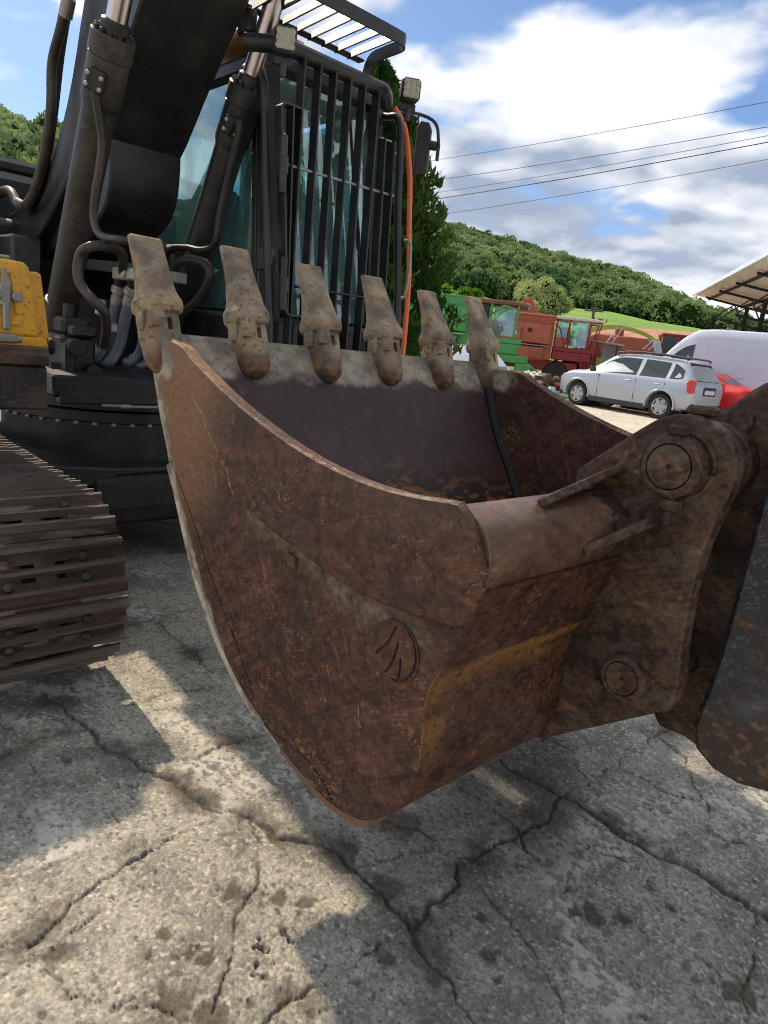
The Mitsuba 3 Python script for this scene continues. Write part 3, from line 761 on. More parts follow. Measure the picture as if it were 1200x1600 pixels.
ad_rings = [sup(.048, .050, -.005, e=.5), sup(.054, .056, -.030, e=.45), sup(.057, .060, -.075, e=.42), sup(.058, .060, -.115, .004, e=.45), sup(.057, .054, -.150, .014, e=.5),
            sup(.058, .048, -.185, .022, e=.55), sup(.050, .040, -.212, .026, e=.6), sup(.034, .026, -.230, .026, e=.7), sup(.012, .010, -.238, .026, e=.8)]
ad_m = skin(ad_rings)


def with_slot(m, x, y, t, w, h):
    """cuts the lock-pin slot into the adapter"""
    import manifold3d as mf
    a = mf.Manifold(mf.Mesh(np.asarray(m.vertices, np.float32), np.asarray(m.faces, np.uint32)))
    if a.status() != mf.Error.NoError:
        return m
    c = box(x - 0.03, x + 0.05, y - w, y + w, t - h, t + h, 0.004)
    b = mf.Manifold(mf.Mesh(np.asarray(c.vertices, np.float32), np.asarray(c.faces, np.uint32)))
    r = (a - b).to_mesh()
    return mesh(r.vert_properties[:, :3], r.tri_verts)


def rough(m, amp, s, seed, ml=0.008):
    m = trimesh.Trimesh(m.vertices, m.faces, process=True)
    v, f = trimesh.remesh.subdivide_to_size(m.vertices, m.faces, ml, max_iter=12)
    m = trimesh.Trimesh(v, f, process=True)
    d = (meshkit.fbm(m.vertices * s, 3, seed) - 0.5) * 2 * amp
    m.vertices = m.vertices + m.vertex_normals * d[:, None]
    return m


tip_v = [rough(tip_m, 0.0025, 20, k) for k in range(3)]
ad_v = [rough(with_slot(ad_m, .055, .012, -.075, .009, .020), 0.0014, 26, 9 + k) for k in range(2)]
tip_p, ad_p = [mikit.ply(m, 'mat_tooth', smooth=50) for m in tip_v], [mikit.ply(m, 'mat_tooth', smooth=50) for m in ad_v]
ztv = np.array([-0.235, 0, 0.972])
xtv = np.array([0.972, 0, 0.235])
for i in range(6):
    yy = 1.028 + 0.3375 * i
    o = np.array([-2.225, yy, 1.578])
    k = 1 + 0.03 * rng.normal()
    tw = rng.normal(0, 0.025)
    ya = np.array([tw, 1, 0])
    add(f'{BK}__tooth_adapter', ad_p[i % 2], None, to_world=M4(xtv, [0, 1, 0], ztv, o))
    add(f'{BK}__tooth', tip_p[i % 3], None, to_world=M4(xtv * k, ya * (1 + 0.02 * rng.normal()), ztv * (1 + 0.04 * rng.normal()), o))

# ears with bosses and pins
ear = [(-0.905, 1.262), (-0.906, 1.280), (-0.83, 1.348), (-0.759, 1.411), (-0.715, 1.446), (-0.676, 1.460), (-0.642, 1.461), (-0.610, 1.454), (-0.577, 1.438), (-0.548, 1.413), (-0.531, 1.382),
       (-0.525, 1.345), (-0.532, 1.300), (-0.544, 1.244), (-0.555, 1.181), (-0.559, 1.124), (-0.560, 1.066), (-0.556, 0.984), (-0.551, 0.912), (-0.541, 0.843), (-0.543, 0.793), (-0.552, 0.768),
       (-0.572, 0.752), (-0.72, 0.634), (-0.86, 0.522), (-0.90, 0.512), (-0.93, 0.53), (-0.885, 0.585), (-0.862, 0.688), (-0.865, 0.80), (-0.855, 0.868), (-0.81, 0.97), (-0.79, 1.04), (-0.84, 1.16), (-0.90, 1.22)]
P1, P2 = (-0.648, 1.345), (-0.660, 0.813)
for k, ya in enumerate((1.55, 2.13)):
    sgn = -1 if k == 0 else 1
    yo = ya if k == 0 else ya + 0.055
    add(f'{BK}__ear', prism(ear, ya, ya + 0.055, bevel=0.005), 'mat_iron', smooth=30)
    for (px, pz), r, h in ((P1, 0.070, 0.060), (P2, 0.058, 0.040)):
        b = lathe([(r - .005, 0), (r, .006), (r, h - .008), (r - .008, h), (r * .76, h), (r * .74, h - .004), (r * .74, h - .02), (.01, h - .02)], (px, yo, pz), (0, sgn, 0), 44)
        add(f'{BK}__boss', b, 'mat_iron', smooth=40)
        add(f'{BK}__pin', lathe([(r * .70, h - .018), (r * .715, h - .006), (r * .70, h - .001), (r * .16, h - .001), (r * .09, h - .004), (r * .075, h - .012), (.001, h - .013)], (px, yo, pz), (0, sgn, 0), 44), 'mat_iron', smooth=40)
    if k == 0:
        add(f'{BK}__bead', bead([(x - 0.004, ya - 0.002, z) for x, z in [(-0.90, 0.53), (-0.862, 0.59), (-0.842, 0.688), (-0.845, 0.79), (-0.838, 0.86), (-0.80, 0.956), (-0.76, 1.05)]], 0.011, 5), 'mat_iron')
        add(f'{BK}__bead', tube([(P1[0] + .076 * math.cos(a), ya, P1[1] + .076 * math.sin(a)) for a in np.linspace(0, 6.2, 40)], 0.008, 8), 'mat_iron')
        # lock bolt through the upper boss: head, shank end and nut
        bz = (0.025, 0, 1)
        add(f'{BK}__lock_bolt', cat(lathe([(.020, 0), (.023, .003), (.023, .016), (.019, .02)], (P1[0] - .004, ya - .036, P1[1] + .071), bz, 6),
                                    lathe([(.021, 0), (.024, .003), (.024, .022), (.021, .025)], (P1[0] + .012, ya - .034, P1[1] - .098), bz, 6),
                                    rod((P1[0] + .010, ya - .034, P1[1] - .135), (P1[0] + .01, ya - .034, P1[1] + .07), .0105, 14)), 'mat_iron')
        add(f'{BK}__lock_bolt', cat(lathe([(.014, 0), (.017, .003), (.017, .014)], (P2[0] + .044, ya - .028, P2[1] + .050), (.5, 0, .8), 6),
                                    lathe([(.013, 0), (.015, .003), (.015, .014)], (P2[0] - .052, ya - .024, P2[1] - .036), (-.7, 0, -.6), 12)), 'mat_iron')
        # another keeper bolt on top of the ear
        add(f'{BK}__lock_bolt', box(P1[0] - .02, P1[0] + .035, ya + .035, ya + .075, 1.458, 1.482, .006), 'mat_iron')
    # gussets between tube and ear
    cy = ya if k == 0 else ya + .055
    for t0, t1, t_, e2 in (((-.763, .34, 1.262), (-.780, 0, 1.316), .020, (-.80, 0, -.60)), ((-.720, .22, 1.147), (-.650, 0, 1.226), .022, (-.86, 0, -.50))):
        a_, b_ = np.array([t0[0], cy + sgn * t0[1], t0[2]]), np.array([t1[0], cy + sgn * .002, t1[2]])
        e1 = (b_ - a_) / np.linalg.norm(b_ - a_)
        e2 = np.array(e2) - e1 * (np.array(e2) @ e1)
        e2 /= np.linalg.norm(e2)
        m = prism([(0, 0), (np.linalg.norm(b_ - a_), 0), (np.linalg.norm(b_ - a_), .10), (.14, .06), (.01, .03)], -t_ / 2, t_ / 2, axis='z', bevel=.003)
        m.vertices = a_ + m.vertices @ np.array([e1, e2, np.cross(e1, e2)])
        if m.volume < 0:
            m.invert()
        add(f'{BK}__gusset', m, 'mat_iron')

# --- stick, bucket link
stick_prof = [(-0.78, 1.32), (-0.75, 1.40), (-0.70, 1.452), (-0.645, 1.488), (-0.612, 1.525), (-0.585, 1.548), (-0.553, 1.556), (-0.515, 1.545), (-0.46, 1.50), (0.10, 2.35), (0.62, 3.9), (0.85, 3.85),
              (0.55, 2.2), (0.05, 0.95), (-0.12, 0.72), (-0.25, 0.64), (-0.34, 0.605), (-0.40, 0.592), (-0.455, 0.582), (-0.506, 0.596), (-0.57, 0.611), (-0.64, 0.607), (-0.66, 0.63), (-0.67, 0.70)]
ST = ex('stick', prism(stick_prof, 1.76, 2.02, bevel=0.012), 'mat_iron', smooth=30, label='lower end of the black dipper stick, paint worn to rust')
lk = [(-0.512, 1.60), (-0.505, 1.364), (-0.508, 1.182), (-0.509, 1.022), (-0.512, 0.896), (-0.52, 0.796), (-0.53, 0.70), (-0.51, 0.64), (-0.46, 0.61), (-0.40, 0.605), (-0.30, 0.63), (-0.16, 0.74), (0.0, 1.0), (0.35, 2.1), (0.05, 2.15), (-0.30, 1.85)]
for ya, yb_ in ((1.675, 1.755), (2.025, 2.105)):
    add(f'{EX}__stick__cheek_plate', prism(lk, ya, yb_, bevel=0.014), 'mat_worn_black', smooth=40)
add(f'{EX}__stick__pin', cat(rod((P1[0], 1.606, P1[1]), (P1[0], 2.128, P1[1]), .062, 32)), 'mat_iron')
add(f'{EX}__stick__pin', rod((-0.607, 1.742, 1.452), (-0.607, 1.77, 1.452), .026, 24), 'mat_iron')
add(f'{EX}__stick__pin', rod((P2[0], 1.606, P2[1]), (P2[0], 2.128, P2[1]), .05, 32), 'mat_iron')
add(f'{EX}__stick__hub', rod((P1[0], 1.70, P1[1]), (P1[0], 2.08, P1[1]), .10, 32), 'mat_iron')

add(f'{EX}__stick__hub', rod((P2[0], 1.68, P2[1]), (P2[0], 2.10, P2[1]), .085, 32), 'mat_iron')
# --- boom
b_low = [(-6.35, 1.86), (-5.75, 1.86), (-5.30, 2.05), (-4.74, 2.37), (-4.42, 2.46), (-4.07, 2.80), (-3.69, 3.16), (-3.0, 3.72), (-2.0, 4.25), (-0.5, 4.45), (0.7, 4.25)]
b_top = [(0.85, 4.05 + .45), (-0.5, 4.95), (-2.2, 4.95), (-3.6, 4.35), (-4.2, 3.75), (-4.58, 3.25), (-4.80, 2.85), (-5.05, 2.55), (-5.45, 2.27), (-6.05, 2.16), (-6.35, 2.14)]
BM = ex('boom', prism(sp(b_low, 3) + sp(b_top, 3), 1.64, 2.16, bevel=0.012), 'mat_black', smooth=25, label='black boom rising towards the viewer')
add(f'{BM}__hose', tube([(-5.9, 1.6, 2.23), (-5.45, 1.57, 2.17), (-5.12, 1.56, 2.36), (-4.93, 1.56, 2.66), (-4.89, 1.56, 2.92), (-4.72, 1.56, 3.09), (-4.56, 1.56, 3.3), (-4.2, 1.56, 3.75)], 0.030, 12, 8), 'mat_black_dusty')
add(f'{BM}__hose', tube([(-5.95, 1.63, 2.2), (-5.5, 1.62, 2.2), (-5.22, 1.62, 2.4), (-5.05, 1.62, 2.7), (-4.9, 1.62, 3.05), (-4.6, 1.62, 3.5)], 0.024, 10, 8), 'mat_hose')
add(f'{BM}__hose_coupling', cat(rod((-4.66, 1.56, 3.12), (-4.60, 1.56, 3.20), .038, 12), rod((-4.59, 1.56, 3.215), (-4.55, 1.56, 3.275), .036, 6), rod((-4.545, 1.56, 3.28), (-4.51, 1.56, 3.33), .032, 6)), 'mat_steel')
add(f'{BM}__pipe', tube([(-6.3, 1.58, 2.27), (-6.05, 1.58, 2.29), (-5.86, 1.58, 2.27), (-5.70, 1.58, 2.17), (-5.52, 1.58, 2.155)], 0.034, 12, 6), 'mat_black_dusty')
add(f'{BM}__belly_plate', prism(sp([(-5.7, 1.84), (-5.2, 1.92), (-4.78, 2.0), (-4.55, 2.08), (-4.43, 2.2), (-4.385, 2.35), (-4.38, 2.52)], 4) + [(-4.8, 2.7), (-5.6, 2.1)], 1.72, 2.158, bevel=.012), 'mat_black')
add(f'{BM}__foot_pin', rod((-6.12, 1.5, 2.0), (-6.12, 2.3, 2.0), .11, 28), 'mat_black_dusty')


# boom cylinders
def cylinder(yc, flip):
    a, b = np.array([-4.745, yc, 1.285]), np.array([-3.79, yc, 2.94])
    ax = (b - a) / np.linalg.norm(b - a)
    end = b + ax * 1.9
    R_ = 0.088
    c = ex('boom_cylinder', lathe([(.02, -.10), (R_ - .01, -.08), (R_, -.05), (R_ + .012, .0), (R_ + .012, .30), (R_, .305), (R_, 1.45), (R_ + .004, 1.47), (R_ + .008, 1.475), (R_ + .014, 1.50), (R_ + .014, 1.70), (R_ + .010, 1.703), (R_ + .010, 1.708),
                                 (R_ + .020, 1.71), (R_ + .020, 1.80), (R_ + .014, 1.806), (R_ - .018, 1.806), (R_ - .018, 1.86), (.055, 1.87)], a, ax, 40), 'mat_black_dusty' if yc < 1.9 else 'mat_black', smooth=30)
    add(f'{c}__rod', rod(a + ax * 1.86, end, 0.052, 28), 'mat_chrome')
    u = np.cross(ax, [0, 1, 0])
    u /= np.linalg.norm(u)
    w = np.cross(ax, u)
    bolts = cat(*[lathe([(.012, 0), (.012, .018), (.007, .020)], a + ax * 1.806 + (R_ - .002) * (math.cos(t) * u + math.sin(t) * w), ax, 10) for t in np.arange(12) * math.pi / 6])
    add(f'{c}__bolt_ring', bolts, 'mat_black')
    # port block facing the viewer, four bolts, and the pipe down the barrel
    f = np.array([0.62, -0.42, 0.1])
    f = f - ax * (f @ ax)
    f /= np.linalg.norm(f)
    s = np.cross(ax, f)
    pb = a + ax * 1.60 + f * (R_ + .02)
    add(f'{c}__port_block', obox(pb, ax, s, f, .05, .045, .035, .008), 'mat_black')
    add(f'{c}__port_bolt', cat(*[lathe([(.011, 0), (.011, .012), (.008, .014)], pb + ax * i * .026 + s * j * .045 + f * .033, f, 6) for i in (-1, 1) for j in (-.75, .75)]), 'mat_zinc')
    if flip:
        p = [pb - ax * .04 + f * .012, (-3.756, 2.19, 2.60), (-3.917, 2.19, 2.168), (-3.967, 2.19, 1.99), (-4.115, 2.19, 1.951), (-4.327, 2.19, 1.969), (-4.524, 2.19, 1.968), (-4.643, 2.19, 1.916), (-4.64, 2.19, 1.80)]
    else:
        p = [pb - ax * .04 + f * .012, (-3.95, 1.5, 2.36), (-4.031, 1.5, 2.135), (-4.057, 1.5, 2.014), (-3.991, 1.5, 1.93), (-3.849, 1.5, 1.897), (-3.625, 1.5, 1.88), (-3.60, 1.7, 1.88)]
    add(f'{c}__pipe', tube(p, .021, 10, 6), 'mat_black_dusty' if yc < 1.9 else 'mat_black')
    add(f'{c}__foot', rod((a[0], yc - .13, a[2] - .02), (a[0], yc + .13, a[2] - .02), .09, 24), 'mat_black_dusty')
    return c


cylinder(1.515, False)
cylinder(2.285, True)

# --- pipes, manifold and guarded hoses below the boom
ex('boom_pipe', tube([(-4.089, 1.68, 1.75), (-3.955, 1.62, 1.833), (-3.888, 1.55, 1.855), (-3.822, 1.45, 1.85), (-3.827, 1.39, 1.831), (-3.889, 1.37, 1.793), (-3.897, 1.36, 1.703), (-3.86, 1.37, 1.634), (-3.771, 1.4, 1.569), (-3.761, 1.45, 1.514), (-3.862, 1.5, 1.426), (-3.95, 1.52, 1.33)], .026, 12, 7), 'mat_black_dusty')
ex('boom_pipe', tube([(-4.366, 2.12, 1.77), (-4.344, 2.12, 1.841), (-4.208, 2.12, 1.88), (-4.001, 2.12, 1.872), (-3.895, 2.12, 1.829), (-3.903, 2.12, 1.752), (-4.005, 2.12, 1.656), (-4.207, 2.12, 1.554), (-4.35, 2.12, 1.45)], .029, 12, 7), 'mat_black_dusty')
ex('manifold_bar', bar((-5.1, 1.85, 1.815), (-4.0, 1.85, 1.775), .05, .07), 'mat_black')
for x, y, z in ((-4.11, 1.72, 1.745), (-4.34, 2.10, 1.775)):
    ex('clamp_block', cat(box(x - .125, x + .125, y - .045, y + .045, z - .036, z + .030), lathe([(.030, 0), (.030, .012), (.024, .016)], (x + .05, y - .045, z), (0, -1, 0), 12)), 'mat_zinc')


def spring_hose(pts, r):
    """a hose with a steel coil guard"""
    p = smoothpath(pts, 22)
    t = np.arange(len(p))
    seg = np.r_[0, np.cumsum(np.linalg.norm(np.diff(p, axis=0), axis=1))]
    s = np.linspace(0, seg[-1], int(seg[-1] / 0.004))
    q = np.stack([np.interp(s, seg, p[:, k]) for k in range(3)], 1)
    rr = r * (1 + 0.11 * np.sign(np.sin(s * 2 * np.pi / 0.016)))
    return tube(q, rr, 10)


for k, pts in enumerate(([(-4.315, 1.75, 1.66), (-4.349, 1.75, 1.577), (-4.376, 1.75, 1.514), (-4.442, 1.75, 1.362), (-4.554, 1.75, 1.253), (-4.707, 1.75, 1.193), (-4.869, 1.75, 1.215), (-4.95, 1.75, 1.26)],
                        [(-4.20, 1.78, 1.66), (-4.239, 1.78, 1.584), (-4.301, 1.78, 1.46), (-4.355, 1.78, 1.336), (-4.483, 1.78, 1.225), (-4.609, 1.78, 1.192), (-4.766, 1.78, 1.248), (-4.85, 1.78, 1.30)],
                        [(-4.53, 2.05, 1.66), (-4.596, 2.05, 1.489), (-4.647, 2.05, 1.316), (-4.747, 2.05, 1.22), (-4.875, 2.05, 1.176), (-5.012, 2.05, 1.222)],
                        [(-4.40, 2.09, 1.66), (-4.47, 2.09, 1.46), (-4.53, 2.09, 1.31), (-4.63, 2.09, 1.21), (-4.76, 2.09, 1.17), (-4.90, 2.09, 1.21)])):
    h = ex('hose', spring_hose(pts, .031), 'mat_hose_guard')
    q0, q1 = np.array(pts[0]), np.array(pts[1])
    d = (q0 - q1) / np.linalg.norm(q0 - q1)
    add(f'{h}__coupling', lathe([(.030, 0), (.037, .004), (.037, .05), (.032, .053), (.032, .075), (.044, .078), (.044, .105), (.033, .108), (.033, .13)], q0 - d * .10, d, 16), 'mat_zinc')
    add(f'{h}__fitting', rod(q0 + d * .02, q0 + d * .09, .036, 12), 'mat_dark')
ex('valve_block', cat(box(-4.55, -4.27, 1.40, 1.60, 1.06, 1.36, .02), box(-4.50, -4.32, 1.42, 1.58, 1.36, 1.46, .02), rod((-4.44, 1.50, 1.46), (-4.44, 1.50, 1.54), .035), rod((-4.28, 1.46, 1.30), (-4.18, 1.46, 1.30), .05), rod((-4.28, 1.56, 1.16), (-4.18, 1.56, 1.16), .045), box(-4.30, -4.20, 1.44, 1.58, 1.36, 1.42, .012),
                      rod((-4.36, 1.405, 1.16), (-4.36, 1.36, 1.16), .04, 6), rod((-4.46, 1.405, 1.28), (-4.46, 1.37, 1.28), .05, 16)), 'mat_black_dusty')
ex('valve_cover', cat(box(-4.50, -4.34, 1.375, 1.43, 1.06, 1.13, .012)), 'mat_steel')
ex('hose_fitting', rod((-4.22, 1.60, 1.50), (-4.20, 1.60, 1.58), .028), 'mat_zinc')
ex('hose_fitting', box(-4.16, -4.08, 1.60, 1.66, 1.40, 1.46, .012), 'mat_steel')

# --- upper frame, deck, cab base, engine house
ex('upper_frame', cat(box(-6.6, -3.95, 1.25, 3.28, 1.04, 1.16, .012), box(-6.4, -5.3, 1.42, 1.62, 1.16, 1.95, .02), box(-6.4, -4.55, 2.20, 2.38, 1.16, 2.0, .02), box(-6.3, -4.9, 1.62, 2.2, 1.16, 1.6, .02),
                      box(-4.7, -4.20, 1.40, 1.46, 1.10, 1.32, .01), box(-4.7, -4.2, 2.34, 2.40, 1.10, 1.32, .01), box(-4.0, -3.93, 1.28, 3.25, 1.005, 1.075, .008)), 'mat_black', smooth=30)
ex('upper_frame_plate', box(-3.93, -3.917, 1.86, 1.93, 1.03, 1.075, .003), 'mat_cream')
ex('grease_line', cat(tube([(-3.91, 1.5, 1.005), (-3.90, 1.7, 1.0), (-3.90, 1.9, 1.0)], .009, 8), rod((-3.90, 1.60, 1.002), (-3.90, 1.66, 1.001), .014, 10), rod((-3.90, 1.82, 1.0), (-3.90, 1.90, 1.0), .016, 10)), 'mat_steel')
ring_c = (-4.8, 1.9)
ex('swing_ring', cat(lathe([(.69, .86), (.70, .865), (.70, .925), (.69, .93)], (*ring_c, 0), (0, 0, 1), 80), lathe([(.60, .93), (.66, .935), (.66, 1.0), (.60, 1.005)], (*ring_c, 0), (0, 0, 1), 80)), 'mat_black', smooth=30)
for t in np.radians(np.arange(-110, 41, 9)):
    add(f'{EX}__swing_ring__bolt', lathe([(.016, 0), (.016, .016), (.012, .02)], (ring_c[0] + .682 * math.cos(t), ring_c[1] + .682 * math.sin(t), .861), (0, 0, -1), 8), 'mat_steel')
for t in np.radians(np.arange(-108, 41, 11)):
    add(f'{EX}__swing_ring__bolt', lathe([(.018, 0), (.018, .016), (.013, .02)], (ring_c[0] + .64 * math.cos(t), ring_c[1] + .64 * math.sin(t), 1.03), (0, 0, -1), 8), 'mat_steel')
ex('carbody', cat(lathe([(.62, .62), (.675, .63), (.675, .855), (.62, .86)], (*ring_c, 0), (0, 0, 1), 80),
                  prism([(-5.6, .40), (-5.6, .62), (-3.95, .62), (-3.88, .56), (-3.88, .40)], 1.45, 2.4, bevel=.015),
                  prism([(1.10, .42), (1.10, .70), (1.3, .66), (1.6, .635), (1.9, .63), (2.2, .635), (2.5, .66), (2.7, .70), (2.7, .42), (2.45, .42), (2.40, .52), (2.2, .59), (1.9, .60), (1.6, .59), (1.40, .52), (1.35, .42)], -5.5, -3.90, axis='x', bevel=.012),
                  box(-5.4, -4.0, 1.38, 2.42, .25, .58, .03)), 'mat_black', smooth=30)
ex('engine_house', cat(box(-8.6, -6.5, .75, 3.2, 1.1, 2.50, .06), box(-8.5, -6.6, .95, 3.1, 2.50, 2.62, .04)), 'mat_black', smooth=30)
ex('handrail', cat(tube([(-6.9, .95, 2.5), (-6.9, .95, 2.72), (-7.1, .95, 2.78), (-8.2, .95, 2.78), (-8.35, .95, 2.72), (-8.35, .95, 2.5)], .02, 8, 5)), 'mat_black')
ex('counterweight', box(-9.4, -8.6, .7, 3.25, .95, 2.3, .12), 'mat_black', smooth=50)
ex('side_cover', cat(lathe([(.30, 0), (.33, .02), (.33, .18), (.30, .22), (.36, .24), (.36, .34), (.33, .37)], (-6.1, 1.02, 1.86), (0, 1, 0), 36), box(-6.5, -5.2, 1.02, 1.38, 1.15, 1.60, .05)), 'mat_black', smooth=40)

# --- tool box with its latch, step below it
TB = ex('tool_box', cat(prism([(.40, 1.375), (.40, 1.695), (.86, 1.70), (.93, 1.695), (.95, 1.675), (.985, 1.40), (.985, 1.375)], -3.98, -3.43, axis='x', bevel=.012), prism([(.40, 1.335), (.40, 1.375), (1.005, 1.375), (1.01, 1.365), (1.015, 1.335)], -3.98, -3.40, axis='x', bevel=.004),
                        prism([(.95, 1.36), (.955, 1.66), (1.0, 1.665), (1.02, 1.655), (1.055, 1.36)], -3.98, -3.50, axis='x', bevel=.010)), 'mat_yellow', smooth=30, label='yellow tool box with rounded corners and a steel latch', to_world=T().translate([0, .042, 0]))
fr_ = sg.Polygon([(.42, 1.44), (.42, 1.655), (.88, 1.65), (.905, 1.46), (.89, 1.44)])
add(f'{TB}__panel', prism(fr_.buffer(.02).difference(fr_.buffer(-.015)).union(fr_.buffer(-.055)).geoms[0] if fr_.buffer(.02).difference(fr_.buffer(-.015)).geom_type != 'Polygon' else fr_.buffer(.02).difference(fr_.buffer(-.015)), -3.432, -3.418, axis='x', bevel=.004), 'mat_yellow', smooth=30, to_world=T().translate([0, .042, 0]))
lx = -3.415
add(f'{TB}__latch', cat(box(lx - .01, lx + .02, .86, .91, 1.50, 1.60, .008), rod((lx, .845, 1.545), (lx + .03, .845, 1.545), .022, 14), rod((lx, .930, 1.545), (lx + .03, .930, 1.545), .022, 14), box(lx, lx + .03, .87, .90, 1.40, 1.52, .008),
                        prism([(.87, 1.58), (.875, 1.66), (.885, 1.665), (.91, 1.60), (.905, 1.57)], lx, lx + .014, axis='x', bevel=.003), box(lx + .0, lx + .03, .845, .93, 1.345, 1.385, .008), rod((lx + .015, .83, 1.365), (lx + .015, .945, 1.365), .016, 12)), 'mat_steel', smooth=30)
ex('top_step', box(-3.98, -3.45, .4, .92, 1.702, 1.716, .004), 'mat_steel')
ex('foot_step', cat(box(-4.2, -3.36, .40, 1.05, 1.255, 1.335, .006)), 'mat_track', smooth=30)
ex('foot_step_box', cat(box(-4.2, -3.39, .40, 1.05, 1.05, 1.253, .01), box(-3.39, -3.38, .86, .90, 1.12, 1.2, .004)), 'mat_black_dusty', smooth=30)

# --- cab
CB = f'{EX}__cab'
tag(CB, 'black operator cab behind a guard of upright bars')
cab = lambda part, *a, **k: add(f'{CB}__{part}', *a, **k)
lean = lambda z: -3.64 - (z - 1.5) * 0.125      # front face of the cab, leaning back
add(CB, cat(box(-5.45, -3.62, 2.36, 3.30, 1.14, 1.60, .03), box(-5.40, -3.86, 2.40, 3.28, 2.98, 3.12, .05), box(-5.45, -5.36, 2.40, 3.28, 1.6, 1.95, .02), box(-5.45, -5.36, 2.40, 3.28, 2.9, 3.0, .02), box(-5.45, -5.36, 2.40, 2.48, 1.95, 2.9, .02), box(-5.45, -5.36, 3.20, 3.28, 1.95, 2.9, .02),
            bar((lean(1.55) - .04, 2.43, 1.55), (lean(3.0) - .04, 2.43, 3.0), .085, .10, up=(0, 1, 0)), bar((lean(1.55) - .04, 3.25, 1.55), (lean(3.0) - .04, 3.25, 3.0), .085, .10, up=(0, 1, 0)),
            bar((lean(1.55) - .17, 2.42, 1.55), (lean(3.0) - .13, 2.42, 3.0), .05, .06, up=(0, 1, 0)),
            bar((-4.75, 3.27, 1.55), (-4.75, 3.27, 3.0), .07, .06, up=(0, 1, 0))), 'mat_black', smooth=30)
cab('window', prism([(-5.34, 1.62), (-5.34, 2.97), (lean(2.97) - .10, 2.97), (lean(1.62) - .10, 1.62)], 2.405, 2.409), 'mat_glass', smooth=False)
cab('window', prism([(-5.34, 1.62), (-5.34, 2.97), (lean(2.97) - .10, 2.97), (lean(1.62) - .10, 1.62)], 3.284, 3.288), 'mat_glass', smooth=False)
fg = mesh([(lean(1.62) - .03, 2.48, 1.62), (lean(1.62) - .03, 3.21, 1.62), (lean(2.97) - .03, 3.21, 2.97), (lean(2.97) - .03, 2.48, 2.97)], [[0, 1, 2], [0, 2, 3]])
cab('windscreen', fg, 'mat_glass', smooth=False)
rg = mesh([(-5.352, 2.5, 1.95), (-5.352, 3.2, 1.95), (-5.352, 3.2, 2.9), (-5.352, 2.5, 2.9)], [[0, 1, 2], [0, 2, 3]])
cab('rear_window', rg, 'mat_glass', smooth=False)
cab('seat', cat(box(-5.0, -4.5, 2.62, 3.08, 1.62, 1.80, .05), bar((-5.0, 2.85, 1.8), (-5.12, 2.85, 2.45), .46, .12, up=(0, 1, 0), b=.04), bar((-5.1, 2.85, 2.45), (-5.14, 2.85, 2.68), .26, .10, up=(0, 1, 0), b=.03)), 'mat_seat', smooth=40)
cab('console', cat(box(-4.9, -4.4, 2.46, 2.58, 1.62, 1.88, .03), box(-4.9, -4.4, 3.10, 3.2, 1.62, 1.88, .03), rod((-4.45, 2.52, 1.88), (-4.42, 2.52, 2.06), .022), rod((-4.45, 3.15, 1.88), (-4.42, 3.15, 2.06), .022), bar((-4.05, 3.05, 1.6), (-4.12, 3.05, 2.15), .16, .05, up=(0, 1, 0))), 'mat_plastic')
cab('wiper', cat(tube([(lean(1.7) + .0, 3.12, 1.72), (lean(2.2) + .01, 3.10, 2.2), (lean(2.75) + .01, 3.02, 2.75)], .009, 6), bar((lean(2.2) + .015, 3.10, 2.1), (lean(2.9) + .015, 3.0, 2.9), .012, .02)), 'mat_dark')
gx = lambda z: -3.535 + (1.45 - z) * 0.055      # plane of the front guard
cab('guard_beam', tube([(gx(3) - .14, 2.20, 3.03), (gx(3) - .01, 2.33, 3.035), (gx(3), 2.42, 3.035), (gx(3), 3.0, 3.035), (gx(3) - .01, 3.12, 3.035), (gx(3) - .14, 3.26, 3.03)], .046, 12, 5), 'mat_black', smooth=50)
for y in (2.46, 2.572, 2.684, 2.797, 2.910, 3.022):
    cab('guard_bar', bar((gx(3.0), y, 3.0), (gx(1.25), y + .03, 1.25), .012, .075, up=(0, 1, 0)) if 0 else obox([(gx(3.0) + gx(1.25)) / 2, y + .012, 2.125], [.0314, 0, -.9995], [0, 1, 0], [.9995, 0, .0314], .875, .006, .036, .002), 'mat_black')


def gpath(pts, r=None):
    return [(gx(z) + .012, y, z) for y, z in pts]


def flat_frame(pts, w=.036, t=.006):
    """flat bar bent along a path in the guard plane, edge on to the front"""
    p = smoothpath(gpath(pts), 5)
    m = []
    rings = []
    for i in range(len(p)):
        d = p[min(i + 1, len(p) - 1)] - p[max(i - 1, 0)]
        d /= np.linalg.norm(d)
        x = np.array([1.0, 0, .05])
        s = np.cross(d, x)
        s /= np.linalg.norm(s)
        rings.append(np.array([p[i] + a * x * w + b * s * t for a, b in ((-1, -1), (1, -1), (1, 1), (-1, 1))]))
    return skin(rings)


